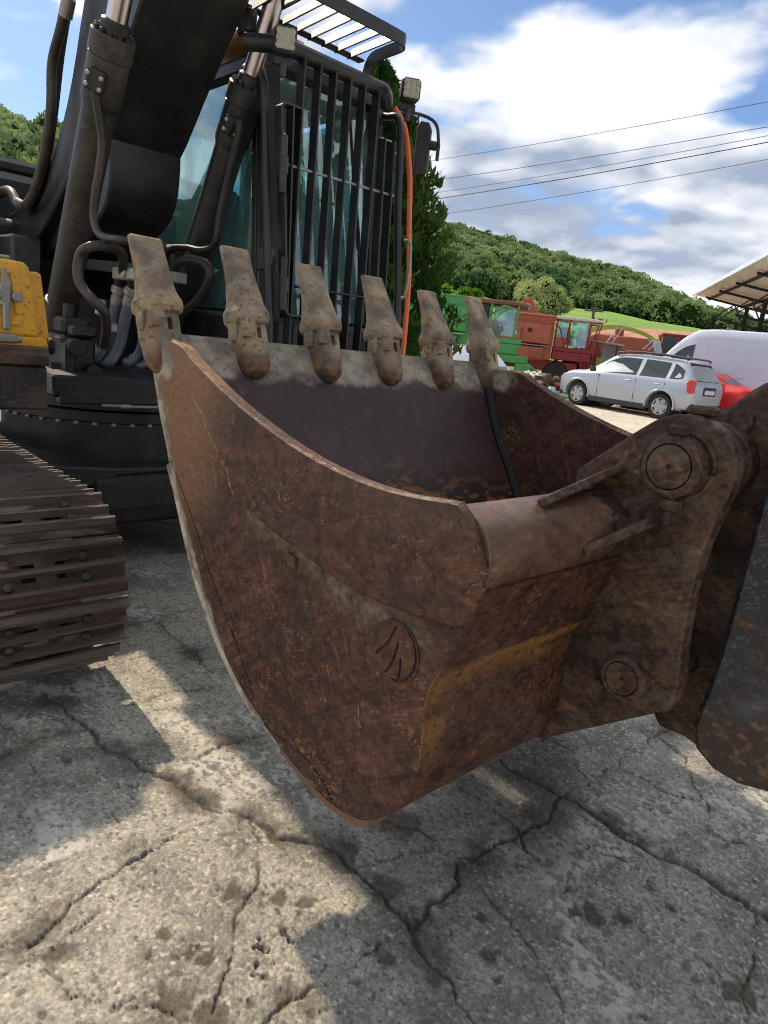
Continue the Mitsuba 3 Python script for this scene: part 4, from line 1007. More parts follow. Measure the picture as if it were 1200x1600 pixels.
cab('guard_gate', cat(flat_frame([(2.53, 1.62), (2.44, 1.62), (2.415, 1.67), (2.405, 1.9), (2.375, 2.3), (2.335, 2.66), (2.345, 2.735), (2.39, 2.745), (2.47, 2.745)]), obox([gx(2.18), 2.43, 2.18], [.0314, .03, -.9995], [0, 1, 0], [.9995, 0, .0314], .56, .006, .036, .002)), 'mat_black', smooth=30)
cab('guard_bar', obox([gx(2.0), 3.135, 2.0], [.0314, .03, -.9995], [0, 1, 0], [.9995, 0, .0314], .76, .006, .036, .002), 'mat_black')
cab('guard_bar', obox([gx(2.0), 3.215, 2.0], [.0314, .03, -.9995], [0, 1, 0], [.9995, 0, .0314], .76, .006, .036, .002), 'mat_black')
cab('guard_rail', cat(bar((gx(2.76), 3.10, 2.765), (gx(2.76), 3.20, 2.765), .03, .012), rod((gx(2.44) + .02, 2.40, 2.44), (gx(2.44) + .02, 3.24, 2.45), .009, 8)), 'mat_steel')
cab('guard_rail', bar((gx(1.8), 2.50, 1.79), (gx(1.8), 3.24, 1.79), .085, .010), 'mat_black')
for z0 in (2.28, 1.64):
    cab('gate_hinge', cat(rod((gx(z0) + .04, 2.395 - (z0 - 1.64) * .05, z0), (gx(z0) + .035, 2.385 - (z0 - 1.64) * .05, z0 + .30), .021, 14), rod((gx(z0) + .04, 2.395 - (z0 - 1.64) * .05, z0 + .10), (gx(z0) + .04, 2.392 - (z0 - 1.64) * .05, z0 + .19), .024, 14)), 'mat_black_dusty')
cab('guard_post', tube([(-3.98, 2.34, 2.98), (-3.84, 2.325, 2.95), (-3.74, 2.32, 2.86), (-3.66, 2.32, 2.4), (-3.56, 2.33, 1.7), (-3.53, 2.335, 1.36)], .026, 12, 6), 'mat_black', smooth=60)
cab('guard_post', tube([(-3.98, 3.30, 2.98), (-3.80, 3.32, 2.97), (-3.68, 3.33, 2.90), (-3.62, 3.335, 2.4), (-3.54, 3.34, 1.9), (-3.47, 3.345, 1.3)], .026, 12, 6), 'mat_black', smooth=60)
cab('post_bracket', cat(box(-3.72, -3.56, 2.33, 2.36, 1.86, 1.98, .004), rod((-3.6, 2.33, 1.92), (-3.6, 2.31, 1.92), .014, 6)), 'mat_black')
cab('door_handle', tube([(-3.55, 3.36, 2.2), (-3.50, 3.38, 2.16), (-3.50, 3.38, 1.86), (-3.55, 3.36, 1.82)], .010, 8, 4), 'mat_steel')
# sun and debris visor of upright slats in a bent frame
vz = lambda x: 3.215 + (x + 3.79) * 0.05
fr_pts = smoothpath([(-3.85, 2.12, vz(-3.85)), (-3.46, 2.12, vz(-3.46)), (-3.39, 2.15, vz(-3.39)), (-3.37, 2.24, vz(-3.37)), (-3.37, 2.6, vz(-3.37)), (-3.37, 2.94, vz(-3.37)), (-3.385, 3.03, vz(-3.38)), (-3.45, 3.06, vz(-3.45)), (-3.60, 3.06, vz(-3.6)), (-3.72, 3.06, vz(-3.7) - .02), (-3.76, 3.06, 3.06)], 5)
rings = []
for i in range(len(fr_pts)):
    d = fr_pts[min(i + 1, len(fr_pts) - 1)] - fr_pts[max(i - 1, 0)]
    d /= np.linalg.norm(d)
    s = np.cross(d, [0, 0, 1.0])
    s = s / max(np.linalg.norm(s), .2)
    u = np.cross(s, d)
    rings.append(np.array([fr_pts[i] + a * u * .034 + b * s * .006 for a, b in ((-1, -1), (1, -1), (1, 1), (-1, 1))]))
cab('visor_frame', skin(rings), 'mat_black', smooth=30)
for y in np.arange(2.24, 3.02, 0.101):
    cab('visor_slat', obox([-3.58, y, vz(-3.58)], [.9988, 0, .05], [0, .88, -.475], [-.02, .475, .88], .205, .004, .036, .001), 'mat_black')
cab('visor_beam', cat(bar((-3.80, 2.12, vz(-3.8)), (-3.80, 3.06, vz(-3.8)), .06, .012), box(-3.86, -3.74, 2.2, 2.26, 3.08, 3.2, .01)), 'mat_black')
cab('roof_hatch', box(-4.62, -4.0, 2.38, 2.80, 3.16, 3.27, .035), 'mat_yellow', smooth=50)


def lamp(c, aim):
    a = np.asarray(aim, float)
    a /= np.linalg.norm(a)
    s = np.cross([0, 0, 1], a)
    s /= np.linalg.norm(s)
    u = np.cross(a, s)
    c = np.asarray(c, float)
    k = cab('work_lamp', cat(obox(c, a, s, u, .045, .060, .062, .016), *[obox(c - a * .05 + s * j * .028, a, s, u, .022, .006, .055, .002) for j in (-1.6, -.8, 0, .8, 1.6)], obox(c - a * .04 - u * .085, a, s, u, .02, .05, .02, .004), rod(c - u * .10, c - u * .17, .018)), 'mat_plastic', smooth=40)
    le = [obox(c + a * .044, a, s, u, .004, .046, .048, .003)]
    le += [lathe([(.017, 0), (.012, .004), (.002, .0055)], c + a * .047 + s * i * .034 + u * j * .034, a, 12) for i in (-1, 0, 1) for j in (-1, 0, 1)]
    add(f'{CB}__work_lamp_lens', cat(*le), 'mat_lens', smooth=40)


lamp((-3.50, 2.285, 3.01), (.80, -.45, -.05))
lamp((-3.46, 3.185, 3.035), (.80, -.50, -.05))
MR = cab('mirror', prism(sg.Polygon([(-.10, -.18), (.10, -.16), (.10, .14), (.06, .18), (-.06, .19), (-.10, .15)]).buffer(.02), -.02, .03, axis='x', bevel=.010), 'mat_plastic', smooth=40, to_world=M4([.55, -.83, 0], [.35, .23, .0], [0, 0, .80], (-3.70, 3.58, 2.83)))
cab('mirror_arm', cat(tube([(-3.80, 3.36, 2.99), (-3.76, 3.45, 3.03), (-3.70, 3.58, 3.03), (-3.64, 3.63, 2.98), (-3.61, 3.64, 2.86)], .011, 8, 5), rod((-3.62, 3.63, 2.85), (-3.68, 3.60, 2.86), .03, 12), rod((-3.61, 3.64, 2.86), (-3.61, 3.64, 2.76), .012)), 'mat_plastic')
ex('orange_hose', tube([(-3.78, 3.36, 3.03), (-3.70, 3.40, 2.90), (-3.63, 3.42, 2.62), (-3.58, 3.42, 2.3), (-3.53, 3.42, 2.0), (-3.51, 3.42, 1.75), (-3.49, 3.41, 1.5), (-3.46, 3.38, 1.2)], .018, 10, 6), 'mat_orange')

# --- tracks
RP, TCX, TCZ, TOPZ = 0.320, -2.925, 0.395, 0.715
pitch = RP * math.radians(40)
py_, hw = 0, 0.300
hole = lambda y, w: sg.box(-.030, y - w, .020, y + w).buffer(.008)
plate_poly = sg.box(-.112, -hw, .106, hw)
for y in (-.075, .075):
    plate_poly = plate_poly.difference(hole(y, .030))
plate = prism(plate_poly, .028, .040, axis='z', bevel=.002)


def grouser(t, h, w=.012):
    a = np.linspace(-hw, hw, 26)
    rings = []
    for k, y in enumerate(a):
        d = 0.0012 * math.sin(k * 2.3) + 0.001 * math.sin(k * 5.1)
        rings.append(np.array([(t - w * 1.5, y, .038), (t - w * .8, y, .040 + h * .55), (t - w * .55, y, .040 + h + d), (t + w * .55, y, .040 + h + d), (t + w * .9, y, .040 + h * .5), (t + w * 1.6, y, .038)]))
    return skin(rings)


lipm = prism([(-.118, .014), (-.104, .030), (-.100, .040), (-.116, .036), (-.128, .018)], -hw, hw)
shoe_plate = cat(plate, lipm, box(-.105, .105, -.115, -.075, -.03, .027, .01), box(-.105, .105, .075, .115, -.03, .027, .01), rod((.10, -.12, -.005), (.10, .12, -.005), .03, 14))
bolts = cat(*[lathe([(.021, 0), (.021, .011), (.015, .019), (.002, .021)], (t, y, .040), (0, 0, 1), 10) for t in (-.047, .036) for y in (-.150, .150, -.165 + .33, -.165)][:4]) if 0 else cat(*[lathe([(.021, 0), (.021, .011), (.015, .019), (.002, .021)], (t, y, .040), (0, 0, 1), 10) for t in (-.047, .036) for y in (-.14, .14)])
bars = cat(grouser(-.082, .026), grouser(-.004, .024), grouser(.080, .026))
shoe_p, bars_p, bolts_p = mikit.ply(shoe_plate, 'mat_track', smooth=30), mikit.ply(bars, 'mat_grouser', smooth=30), mikit.ply(bolts, 'mat_track', smooth=40)


def track_pos(s):
    """position and direction along the chain; s = 0 at the frontmost point of the wrap, growing upwards and back"""
    arc = RP * math.pi / 2
    back = -7.2
    if s < arc:
        a = s / RP
        return (TCX + RP * math.cos(a), TCZ + RP * math.sin(a)), a
    d = s - arc
    return (TCX - d, TCZ + RP - 0.02 * math.sin(min(d / 2.2, 1) * math.pi)), math.pi / 2


for side_, yc in enumerate((0.793, 3.05)):
    TR = ex('track', cat(box(-6.9, -2.95, yc - .12, yc + .12, .22, .58, .04), rod((TCX, yc - .10, TCZ), (TCX, yc + .10, TCZ), .285, 40), rod((TCX, yc - .03, TCZ), (TCX, yc + .03, TCZ), .305, 40),
                         *[rod((x, yc - .11, .20), (x, yc + .11, .20), .12, 24) for x in np.arange(-6.6, -3.2, .45)], *[rod((x, yc - .1, .60), (x, yc + .1, .60), .07, 20) for x in (-4.0, -5.6)]), 'mat_black_dusty', smooth=30,
            label=None if side_ else 'track with worn triple-bar steel shoes')
    s0 = RP * math.radians(-13) - 3 * pitch
    for i in range(-1, 26 if side_ == 0 else 10):
        s = s0 + i * pitch
        if s < -RP * math.pi / 2:
            continue
        (x, z), a = track_pos(s)
        nx, nz = math.cos(a), math.sin(a)
        t = np.array([-nz, 0, nx])
        n = np.array([nx, 0, nz])
        W_ = M4(t, [0, 1, 0], n, (x, yc, z)) if np.linalg.det(np.stack([t, [0, 1, 0], n], 1)) > 0 else M4(t, [0, -1, 0], n, (x, yc, z))
        k = add(f'{TR}__shoe', shoe_p, None, to_world=W_)
        add(f'{TR}__shoe_bars', bars_p, None, to_world=W_)
        add(f'{TR}__shoe_bolts', bolts_p, None, to_world=W_)
    # lower run on the ground
    for i in range(17 if side_ == 0 else 6):
        W_ = M4([1, 0, 0], [0, -1, 0], [0, 0, -1], (TCX - .10 - i * pitch, yc, .075))
        add(f'{TR}__shoe', shoe_p, None, to_world=W_)
        add(f'{TR}__shoe_bars', bars_p, None, to_world=W_)

# ---------------------------------------------------------------- hills, meadow, woods
AZT = np.array([95, 106, 108, 109.5, 111, 112.2, 113.5, 115, 117, 119.4, 122.2, 125.2, 128.2, 132.3, 136, 142, 150, 158, 163, 166, 175, 190])
ELT = np.array([1.2, 1.6, 2.0, 2.9, 3.6, 4.3, 5.0, 5.8, 6.8, 7.7, 7.9, 8.5, 9.1, 9.8, 10.2, 10.4, 10.7, 12.0, 12.5, 12.7, 13, 13])
BAZ = np.array([95, 108, 110, 112.7, 113.6, 117.2, 119.6, 123.5, 128.5, 132.7, 140, 165, 190])
BEL = np.array([1.0, 2.2, 2.9, 3.2, 3.3, 3.5, 3.9, 3.9, 3.9, 4.4, 4.6, 5.0, 5.0])
ridge_r = lambda a: np.interp(a, [95, 120, 140, 150, 166, 190], [400, 430, 400, 320, 210, 200])
base_r = lambda a: np.interp(a, [95, 120, 140, 150, 166, 190], [270, 260, 240, 190, 100, 90])


def hill_z(a, k):
    """terrain height at azimuth a (degrees); k from 0 at the foot of the wood to 1 at the ridge"""
    r0, r1 = base_r(a), ridge_r(a)
    z0 = 1.55 + r0 * np.tan(np.radians(np.interp(a, BAZ, BEL)))
    z1 = 1.55 + r1 * np.tan(np.radians(np.interp(a, AZT, ELT))) - 9.0
    z1 = np.maximum(z1, z0 + 1)
    return r0 + (r1 - r0) * k, z0 + (z1 - z0) * np.clip(k, 0, 1.0) ** 0.9 - np.maximum(k - 1, 0) * 60


def sheet(av, kv, fn):
    A, K = np.meshgrid(av, kv, indexing='ij')
    r, z = fn(A, K)
    v = np.stack([r * np.cos(np.radians(A)), r * np.sin(np.radians(A)), z], -1).reshape(-1, 3)
    n, m = A.shape
    i, j = np.meshgrid(np.arange(n - 1), np.arange(m - 1), indexing='ij')
    a, b, c, d = i * m + j, i * m + j + 1, (i + 1) * m + j + 1, (i + 1) * m + j
    f = np.vstack([np.stack([a, b, c], -1).reshape(-1, 3), np.stack([a, c, d], -1).reshape(-1, 3)])
    o = mesh(v, f)
    if o.face_normals[:, 2].mean() < 0:
        o.invert()
    return o


def meadow_fn(a, k):
    r0, r1 = 62.0, base_r(a) + 6
    z1 = 1.55 + base_r(a) * np.tan(np.radians(np.interp(a, BAZ, BEL))) + .4
    return r0 + (r1 - r0) * k, 0.1 + (2.6 - .1) * np.clip(k * 8, 0, 1) + (z1 - 2.6) * k ** 0.85


add('meadow', sheet(np.arange(96, 186, 1.5), np.linspace(0, 1, 40), meadow_fn), 'mat_meadow', smooth=True, label='green meadow sloping up to the edge of the wood', kind='structure')
add('hill', sheet(np.arange(96, 186, 1.0), np.linspace(0, 1.4, 24), hill_z), 'mat_hill', smooth=True, label='hill under the wood', kind='structure')


def leaves(n, blobs, size, seed, flat=0.0, inner=0.55):
    """many small leaf-sized quads spread through overlapping blobs"""
    g = np.random.default_rng(seed)
    blobs = [(np.asarray(c, float), np.asarray(r, float)) for c, r in blobs]
    w = np.array([np.prod(r) ** (2 / 3) for _, r in blobs])
    pick = g.choice(len(blobs), n, p=w / w.sum())
    d = g.normal(size=(n, 3))
    d /= np.linalg.norm(d, axis=1, keepdims=True)
    rad = inner + (1 - inner) * g.random(n) ** 0.6
    c = np.array([b[0] for b in blobs])[pick] + d * rad[:, None] * np.array([b[1] for b in blobs])[pick]
    nr = d + 0.9 * g.normal(size=(n, 3))
    nr[:, 2] += flat
    nr /= np.linalg.norm(nr, axis=1, keepdims=True)
    u = np.cross(nr, g.normal(size=(n, 3)))
    u /= np.linalg.norm(u, axis=1, keepdims=True)
    s = np.cross(nr, u)
    sz = size * (0.6 + 0.8 * g.random(n))[:, None]
    q = np.stack([c - u * sz, c - s * sz * .55, c + u * sz, c + s * sz * .55], 1).reshape(-1, 3)
    i = np.arange(n)[:, None] * 4
    return mesh(q, np.vstack([i + [0, 1, 2], i + [0, 2, 3]]))


def crown_variant(seed):
    g = np.random.default_rng(seed)
    bl = []
    for k in range(11):
        d = g.normal(size=3)
        d /= np.linalg.norm(d)
        d[2] = abs(d[2]) * .9 - .25
        bl.append((d * [.62, .62, .55] + [0, 0, .55], np.array([1, 1, .9]) * g.uniform(.32, .5)))
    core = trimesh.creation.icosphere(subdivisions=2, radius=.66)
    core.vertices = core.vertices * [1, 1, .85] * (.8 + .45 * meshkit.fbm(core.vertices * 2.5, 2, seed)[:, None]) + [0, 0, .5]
    return leaves(760, bl, .10, seed, inner=.75), core


variants = [crown_variant(50 + k) for k in range(6)]
leaf('mat_leaf_forest_dark', (0.065, 0.125, 0.055), (0.15, 0.235, 0.095), 0.03)
leaf('mat_leaf_forest_pale', (0.17, 0.24, 0.10), (0.32, 0.40, 0.19), 0.03)
FOR = ['mat_leaf_forest', 'mat_leaf_forest_pale', 'mat_leaf_forest_dark']
for k, (l, c) in enumerate(variants):
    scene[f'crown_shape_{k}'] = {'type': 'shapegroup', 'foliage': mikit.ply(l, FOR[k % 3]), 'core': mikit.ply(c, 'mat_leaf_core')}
g = np.random.default_rng(17)
nt = 0
labels['wood'] = {'label': 'dense green broadleaf wood covering the hill', 'kind': 'stuff'}


def plant_wood(a, k, s):
    global nt
    r, z = hill_z(a, k)
    x, y = r * math.cos(math.radians(a)), r * math.sin(math.radians(a))
    nt += 1
    t = T().translate([x, y, float(z) - 2.0]).rotate([0, 0, 1], float(g.uniform(0, 360))).scale([s, s, s * float(g.uniform(.9, 1.35))])
    scene[f'wood__{nt:03d}'] = {'type': 'instance', 'shapegroup': {'type': 'ref', 'id': f'crown_shape_{int(g.integers(6))}'}, 'to_world': t}


for _ in range(2500):
    a = g.uniform(106.5, 141)
    k = g.uniform(0, 1.06)
    plant_wood(a, k, g.uniform(3.0, 6.4) * (1.15 - .30 * k))
for _ in range(260):
    plant_wood(g.uniform(158, 168.5), g.uniform(0, 1.06), g.uniform(3.6, 6.0))
for a in np.arange(109.5, 138, .55):
    plant_wood(a + g.uniform(-.2, .2), g.uniform(-.03, .02), g.uniform(4.5, 6.5))


def polar(a, r, z=None):
    x, y = r * math.cos(math.radians(a)), r * math.sin(math.radians(a))
    return np.array([x, y, float(gz(x, y)) if z is None else z])


def tree(name, label, cat_, p, blobs, n, size, mat, trunk, seed, group=None, core=0.72, flat=0.0):
    t = thing(name, label, cat_, group)
    p = np.asarray(p, float)
    bl = [(np.asarray(c, float) + p, np.asarray(r, float)) for c, r in blobs]
    add(f'{t}__crown', cat(leaves(n, bl, size, seed, flat=flat)), mat, smooth=False)
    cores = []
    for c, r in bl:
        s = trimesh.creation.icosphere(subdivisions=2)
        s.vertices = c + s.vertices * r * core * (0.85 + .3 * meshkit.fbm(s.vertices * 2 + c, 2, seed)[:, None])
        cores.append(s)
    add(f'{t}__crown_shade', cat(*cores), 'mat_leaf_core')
    th, tr = trunk
    tm = [tube([p + [0, 0, -.3], p + [.05, 0, th * .5], p + [0, .05, th]], [tr, tr * .8, tr * .45], 10)]
    for c, r in bl[:6]:
        tm.append(tube([p + [0, .02, th * .55], (p + [0, 0, th * .7] + c) / 2, c], [tr * .4, tr * .25, tr * .1], 6))
    add(f'{t}__trunk', cat(*tm), 'mat_wood')
    return t


g2 = np.random.default_rng(5)


def cluster(r, h, n, rb, z0=0.3):
    out = []
    for _ in range(n):
        a = g2.uniform(0, 6.28)
        q = g2.uniform(0, 1) ** .5 * r
        z = g2.uniform(z0, 1) * h
        q *= math.sqrt(max(.12, 1 - ((z / h - .55) / .6) ** 2))
        b = rb * g2.uniform(.7, 1.2)
        out.append(((q * math.cos(a), q * math.sin(a), z), (b, b, b * .8)))
    return out


# pale willow and bright trees in the meadow
zm = lambda r: 0.1 + 2.5 + (r - 90) * 0.06
tree('willow_tree', 'pale grey-green round willow in front of the dark wood', 'tree', polar(125.5, 110, 2.9), cluster(4.3, 9.0, 26, 1.9, .16), 16000, .19, 'mat_leaf_pale', (3.0, .3), 31, core=.5)
tree('bright_tree', 'bright green tree top just above the green combine', 'tree', polar(130.4, 80, 2.6), cluster(2.4, 5.4, 9, 1.1, .25), 5000, .13, 'mat_leaf_bright', (1.6, .16), 33)
tree('bright_tree', 'bright green tree beside the thuja, left of the green combine', 'tree', polar(132.6, 78, 2.6), cluster(2.4, 5.4, 9, 1.1, .25), 5000, .13, 'mat_leaf_bright', (1.6, .16), 34)
tree('willow_tree', 'pale willow at the far left edge below the wood', 'tree', polar(164.9, 62, 3.0), cluster(3.2, 7.6, 16, 1.6, .15), 8000, .15, 'mat_leaf_pale', (3.0, .3), 35)
tree('yellow_bush', 'yellow-green bush behind the roof of the white van', 'bush', polar(114.7, 52, .27), cluster(1.7, 3.3, 12, .8, .3), 4000, .10, 'mat_leaf_yellow', (1.2, .12), 36)
tree('small_tree', 'small round tree standing alone at the right end of the wood', 'tree', polar(111.9, 200, 11.0), cluster(2.2, 6.0, 8, 1.3, .4), 1500, .3, 'mat_leaf_forest', (3.5, .25), 38)


# tall thuja behind the cab
def thuja(p, h, r, seed):
    g = np.random.default_rng(seed)
    n = 30000
    z = g.random(n) ** .8
    prof = np.interp(z, [0, .08, .3, .6, .85, 1], [.35, .68, 1.0, .80, .45, .04])
    a = g.uniform(0, 2 * np.pi, n)
    lobes = 1 + .20 * np.sin(a * 5 + z * 9) + .16 * np.sin(a * 9 - z * 23 + 2) + .12 * np.sin(z * 60 + a * 3)
    q = r * prof * lobes * (0.62 + .42 * g.random(n) ** .5)
    c = np.stack([q * np.cos(a), q * np.sin(a), z * h], 1) + p
    out = np.stack([np.cos(a), np.sin(a), .2 * np.ones(n)], 1)
    up = np.stack([.35 * np.cos(a), .35 * np.sin(a), np.ones(n)], 1) + .5 * g.normal(size=(n, 3))
    up /= np.linalg.norm(up, axis=1, keepdims=True)
    s = np.cross(up, out + .9 * g.normal(size=(n, 3)))
    s /= np.linalg.norm(s, axis=1, keepdims=True)
    L = (.055 + .06 * g.random(n))[:, None]
    w = L * .30
    v = np.stack([c - up * L * .5, c - s * w, c + up * L, c + s * w], 1).reshape(-1, 3)
    i = np.arange(n)[:, None] * 4
    t = thing('thuja_tree', 'tall dark green thuja right behind the cab', 'tree')
    add(f'{t}__crown', mesh(v, np.vstack([i + [0, 1, 2], i + [0, 2, 3]])), 'mat_leaf_thuja', smooth=False)
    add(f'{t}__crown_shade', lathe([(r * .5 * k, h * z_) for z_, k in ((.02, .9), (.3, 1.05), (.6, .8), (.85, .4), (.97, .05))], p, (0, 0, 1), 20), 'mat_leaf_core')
    add(f'{t}__trunk', tube([p + [0, 0, -.2], p + [0, 0, h * .5]], [.09, .05], 8), 'mat_wood')


thuja(polar(139.6, 9.6), 4.75, 1.08, 4)


# ---------------------------------------------------------------- cars and the van
class Body:
    """a car body lofted through stations (x, bottom, shoulder z, roof z, half widths at bottom, shoulder, roof)"""

    def __init__(self, st, n=70, bulge=.10):
        self.bulge = bulge
        st = np.array(st, float)
        xs = np.unique(np.r_[np.linspace(st[0, 0], st[-1, 0], n), st[:, 0]])
        self.xs = xs
        from scipy.interpolate import PchipInterpolator
        self.f = PchipInterpolator(st[:, 0], st[:, 1:])

    def at(self, x):
        return self.f(x)

    def rings(self):
        out = []
        for x in self.xs:
            zb, zs, zr, wb, ws, wr = self.at(x)
            h = zs - zb
            half = [(0, zb), (wb * .8, zb), (wb, zb + .05), (wb + (ws - wb) * .5 + .012, zb + h * .28), (ws + .012, zb + h * .55), (ws + .010, zb + h * .76), (ws - .004, zb + h * .90), (ws - .022, zs)]
            t = zr - zs
            for k in (.3, .6, .85):
                half.append((ws - .022 + (wr - ws + .022) * (k + self.bulge * math.sin(math.pi * k)) / 1.0, zs + t * .93 * k))
            half += [(wr - .02, zs + t * .95), (wr * .86, zs + t * .988), (wr * .5, zr), (0, zr)]
            pts = half + [(-y, z) for y, z in half[-2:0:-1]]
            out.append(np.array([(x, y, z) for y, z in pts]))
        return out

    def side(self, x, v):
        zb, zs, zr, wb, ws, wr = self.at(x)
        t = zr - zs
        return ws - .022 + (wr - ws + .022) * (v + self.bulge * math.sin(math.pi * v)), zs + t * .93 * v

    def side_panel(self, pts, off, thick, sgn):
        """pts: (x, v) with v from 0 at the shoulder to 1 at the roof"""
        P = sg.Polygon(pts).segmentize(.12)
        v2, f2 = tri2d(P)
        top, bot = [], []
        for x, v in v2:
            y, z = self.side(x, v)
            top.append((x, sgn * (y + off + thick), z))
            bot.append((x, sgn * (y + off), z))
        n = len(v2)
        b = np.array(P.exterior.coords)[:-1]
        ix = [int(np.argmin(((v2 - q) ** 2).sum(1))) for q in b]
        f = [*f2.tolist(), *[[c + n, b_ + n, a + n] for a, b_, c in f2.tolist()]]
        for i in range(len(ix)):
            a, c = ix[i], ix[(i + 1) % len(ix)]
            f += [[a, a + n, c + n], [a, c + n, c]]
        m = mesh(np.array(top + bot), np.array(f))
        trimesh.repair.fix_normals(m)
        return m


def cut(m, cutters):
    import manifold3d as mf
    M = lambda q: mf.Manifold(mf.Mesh(np.asarray(q.vertices, np.float32), np.asarray(q.faces, np.uint32)))
    a = M(trimesh.Trimesh(m.vertices, m.faces, process=True))
    if a.status() != mf.Error.NoError:
        return m
    for c in cutters:
        a = a - M(trimesh.Trimesh(c.vertices, c.faces, process=True))
    r = a.to_mesh()
    return mesh(r.vert_properties[:, :3], r.tri_verts)


def wheel(key, c, r, w, sgn, W_, steel=True):
    """tyre with a spoked rim as its sub-part"""
    c = np.asarray(c, float)
    ax = np.array([0, sgn, 0.0])
    k = add(f'{key}__wheel', lathe([(r * .60, -w), (r * .93, -w), (r, -w + .03), (r, -.03), (r * .95, -.004), (r * .66, 0), (r * .62, -.02), (.02, -.06)], c, ax, 40), 'mat_rubber', smooth=40, to_world=W_)
    rim_ = [lathe([(r * .66, -.03), (r * .665, .004), (r * .62, .006), (r * .57, -.025), (r * .56, -.05)], c, ax, 36), lathe([(r * .22, -.05), (r * .22, -.008), (r * .14, .008), (r * .05, .012), (.001, .012)], c, ax, 24)]
    for a in np.arange(6) * math.pi / 3:
        d = np.array([math.cos(a), 0, math.sin(a)])
        rim_.append(obox(c + d * r * .40 + ax * -.018, d, np.cross(ax, d), ax, r * .22, r * .125, .014, .006))
    add(f'{k}__rim', cat(*rim_), 'mat_wheel', smooth=30, to_world=W_)


def vehicle_world(p, yaw):
    return T().translate(list(map(float, p))).rotate([0, 0, 1], yaw)


# --- silver estate car
SU = Body([(-.84, .50, .95, .99, .66, .72, .66), (-.80, .36, 1.00, 1.06, .76, .80, .68), (-.72, .31, 1.03, 1.18, .80, .855, .655), (-.56, .29, 1.05, 1.42, .83, .885, .635), (-.36, .28, 1.06, 1.585, .84, .90, .62), (0, .26, 1.06, 1.625, .85, .905, .61),
           (.8, .24, 1.05, 1.645, .86, .90, .61), (1.35, .24, 1.04, 1.635, .86, .90, .60), (1.72, .24, 1.03, 1.575, .86, .90, .59), (2.1, .24, 1.015, 1.36, .86, .905, .60), (2.42, .25, 1.00, 1.15, .86, .91, .66), (2.60, .26, .985, 1.06, .86, .91, .72),
           (2.95, .28, .955, 1.02, .85, .905, .74), (3.20, .30, .90, .955, .82, .87, .70), (3.36, .33, .80, .84, .74, .80, .60), (3.46, .44, .62, .66, .60, .66, .45)])
W_ = vehicle_world((-8.36, 18.87, .265), 175.4)
C = thing('estate_car', 'silver high-riding estate car with black roof rails, parked side on', 'car')
arches = [rod((x, -1.2, .36), (x, 1.2, .36), .395, 40) for x in (0, 2.673)]
paint_line = box(-2, 5, -2, 2, -1, .36, .001)
add(f'{C}__body', cut(skin(SU.rings()), arches), 'mat_silver', smooth=50, to_world=W_)
for sgn in (1, -1):
    for pts in ([(.86, .05), (.88, .86), (1.55, .88), (1.93, .76), (2.19, .42), (2.36, .12), (2.30, .06)], [(-.02, .05), (.00, .84), (.74, .87), (.76, .05)], [(-.48, .18), (-.44, .62), (-.16, .82), (-.12, .82), (-.12, .07), (-.36, .07)]):
        k = add(f'{C}__side_window', SU.side_panel(pts, .002, .005, sgn), 'mat_carglass', smooth=False, to_world=W_)
    for x in (.80, -.065, 1.98):
        zb, zs, zr, wb, ws, wr = SU.at(x)
        add(f'{C}__door_gap', obox([x + .01, sgn * (ws + .006), .68], [1, 0, 0], [0, 1, 0], [0, 0, 1], .004, .006, .30, .001), 'mat_dark', to_world=W_)
    add(f'{C}__sill', box(.40, 2.27, sgn * .80, sgn * .895, .20, .345, .02), 'mat_plastic', to_world=W_)
    for x in (0, 2.673):
        pl = [(x + .44 * math.cos(a), .36 + .44 * math.sin(a)) for a in np.linspace(-.15, 3.29, 24)] + [(x + .40 * math.cos(a), .36 + .40 * math.sin(a)) for a in np.linspace(3.29, -.15, 24)]
        add(f'{C}__arch_flare', prism(pl, sgn * .87, sgn * .935, bevel=.012), 'mat_silver', to_world=W_)
        wheel(C, (x, sgn * .86, .34), .338, .21, sgn, W_)
        add(f'{C}__wheel_well', lathe([(.39, 0), (.39, .3), (.02, .3)], (x, sgn * .55, .36), (0, -sgn, 0), 24) if 0 else rod((x, sgn * .3, .36), (x, sgn * .62, .36), .385, 24), 'mat_dark', to_world=W_)
    add(f'{C}__roof_rail', tube([(-.40, sgn * .60, 1.60), (-.30, sgn * .60, 1.665), (.6, sgn * .60, 1.70), (1.3, sgn * .59, 1.69), (1.68, sgn * .585, 1.635), (1.76, sgn * .585, 1.585)], .026, 10, 5), 'mat_plastic', smooth=60, to_world=W_)
    for x in (.18, 1.06):
        add(f'{C}__door_handle', box(x - .10, x + .08, sgn * .905, sgn * .945, .90, .935, .012), 'mat_silver', to_world=W_)
    add(f'{C}__mirror', obox([2.16, sgn * 1.0, 1.10], [1, 0, 0], [0, 1, 0], [0, 0, 1], .06, .10, .075, .03), 'mat_plastic', smooth=50, to_world=W_)
    add(f'{C}__tail_lamp', prism(sg.Polygon([(-.82, .80), (-.80, 1.10), (-.70, 1.12), (-.64, 1.02), (-.66, .84), (-.72, .78)]).buffer(.015), sgn * .70, sgn * .875, bevel=.02), 'mat_tail', smooth=40, to_world=W_)
    add(f'{C}__seat', cat(box(1.1, 1.25, sgn * .2, sgn * .6, .6, 1.2, .04), box(1.10, 1.18, sgn * .30, sgn * .50, 1.24, 1.42, .03)), 'mat_seat', to_world=W_)
    add(f'{C}__head_lamp', box(3.18, 3.40, sgn * .52, sgn * .80, .66, .80, .03), 'mat_lens', to_world=W_)
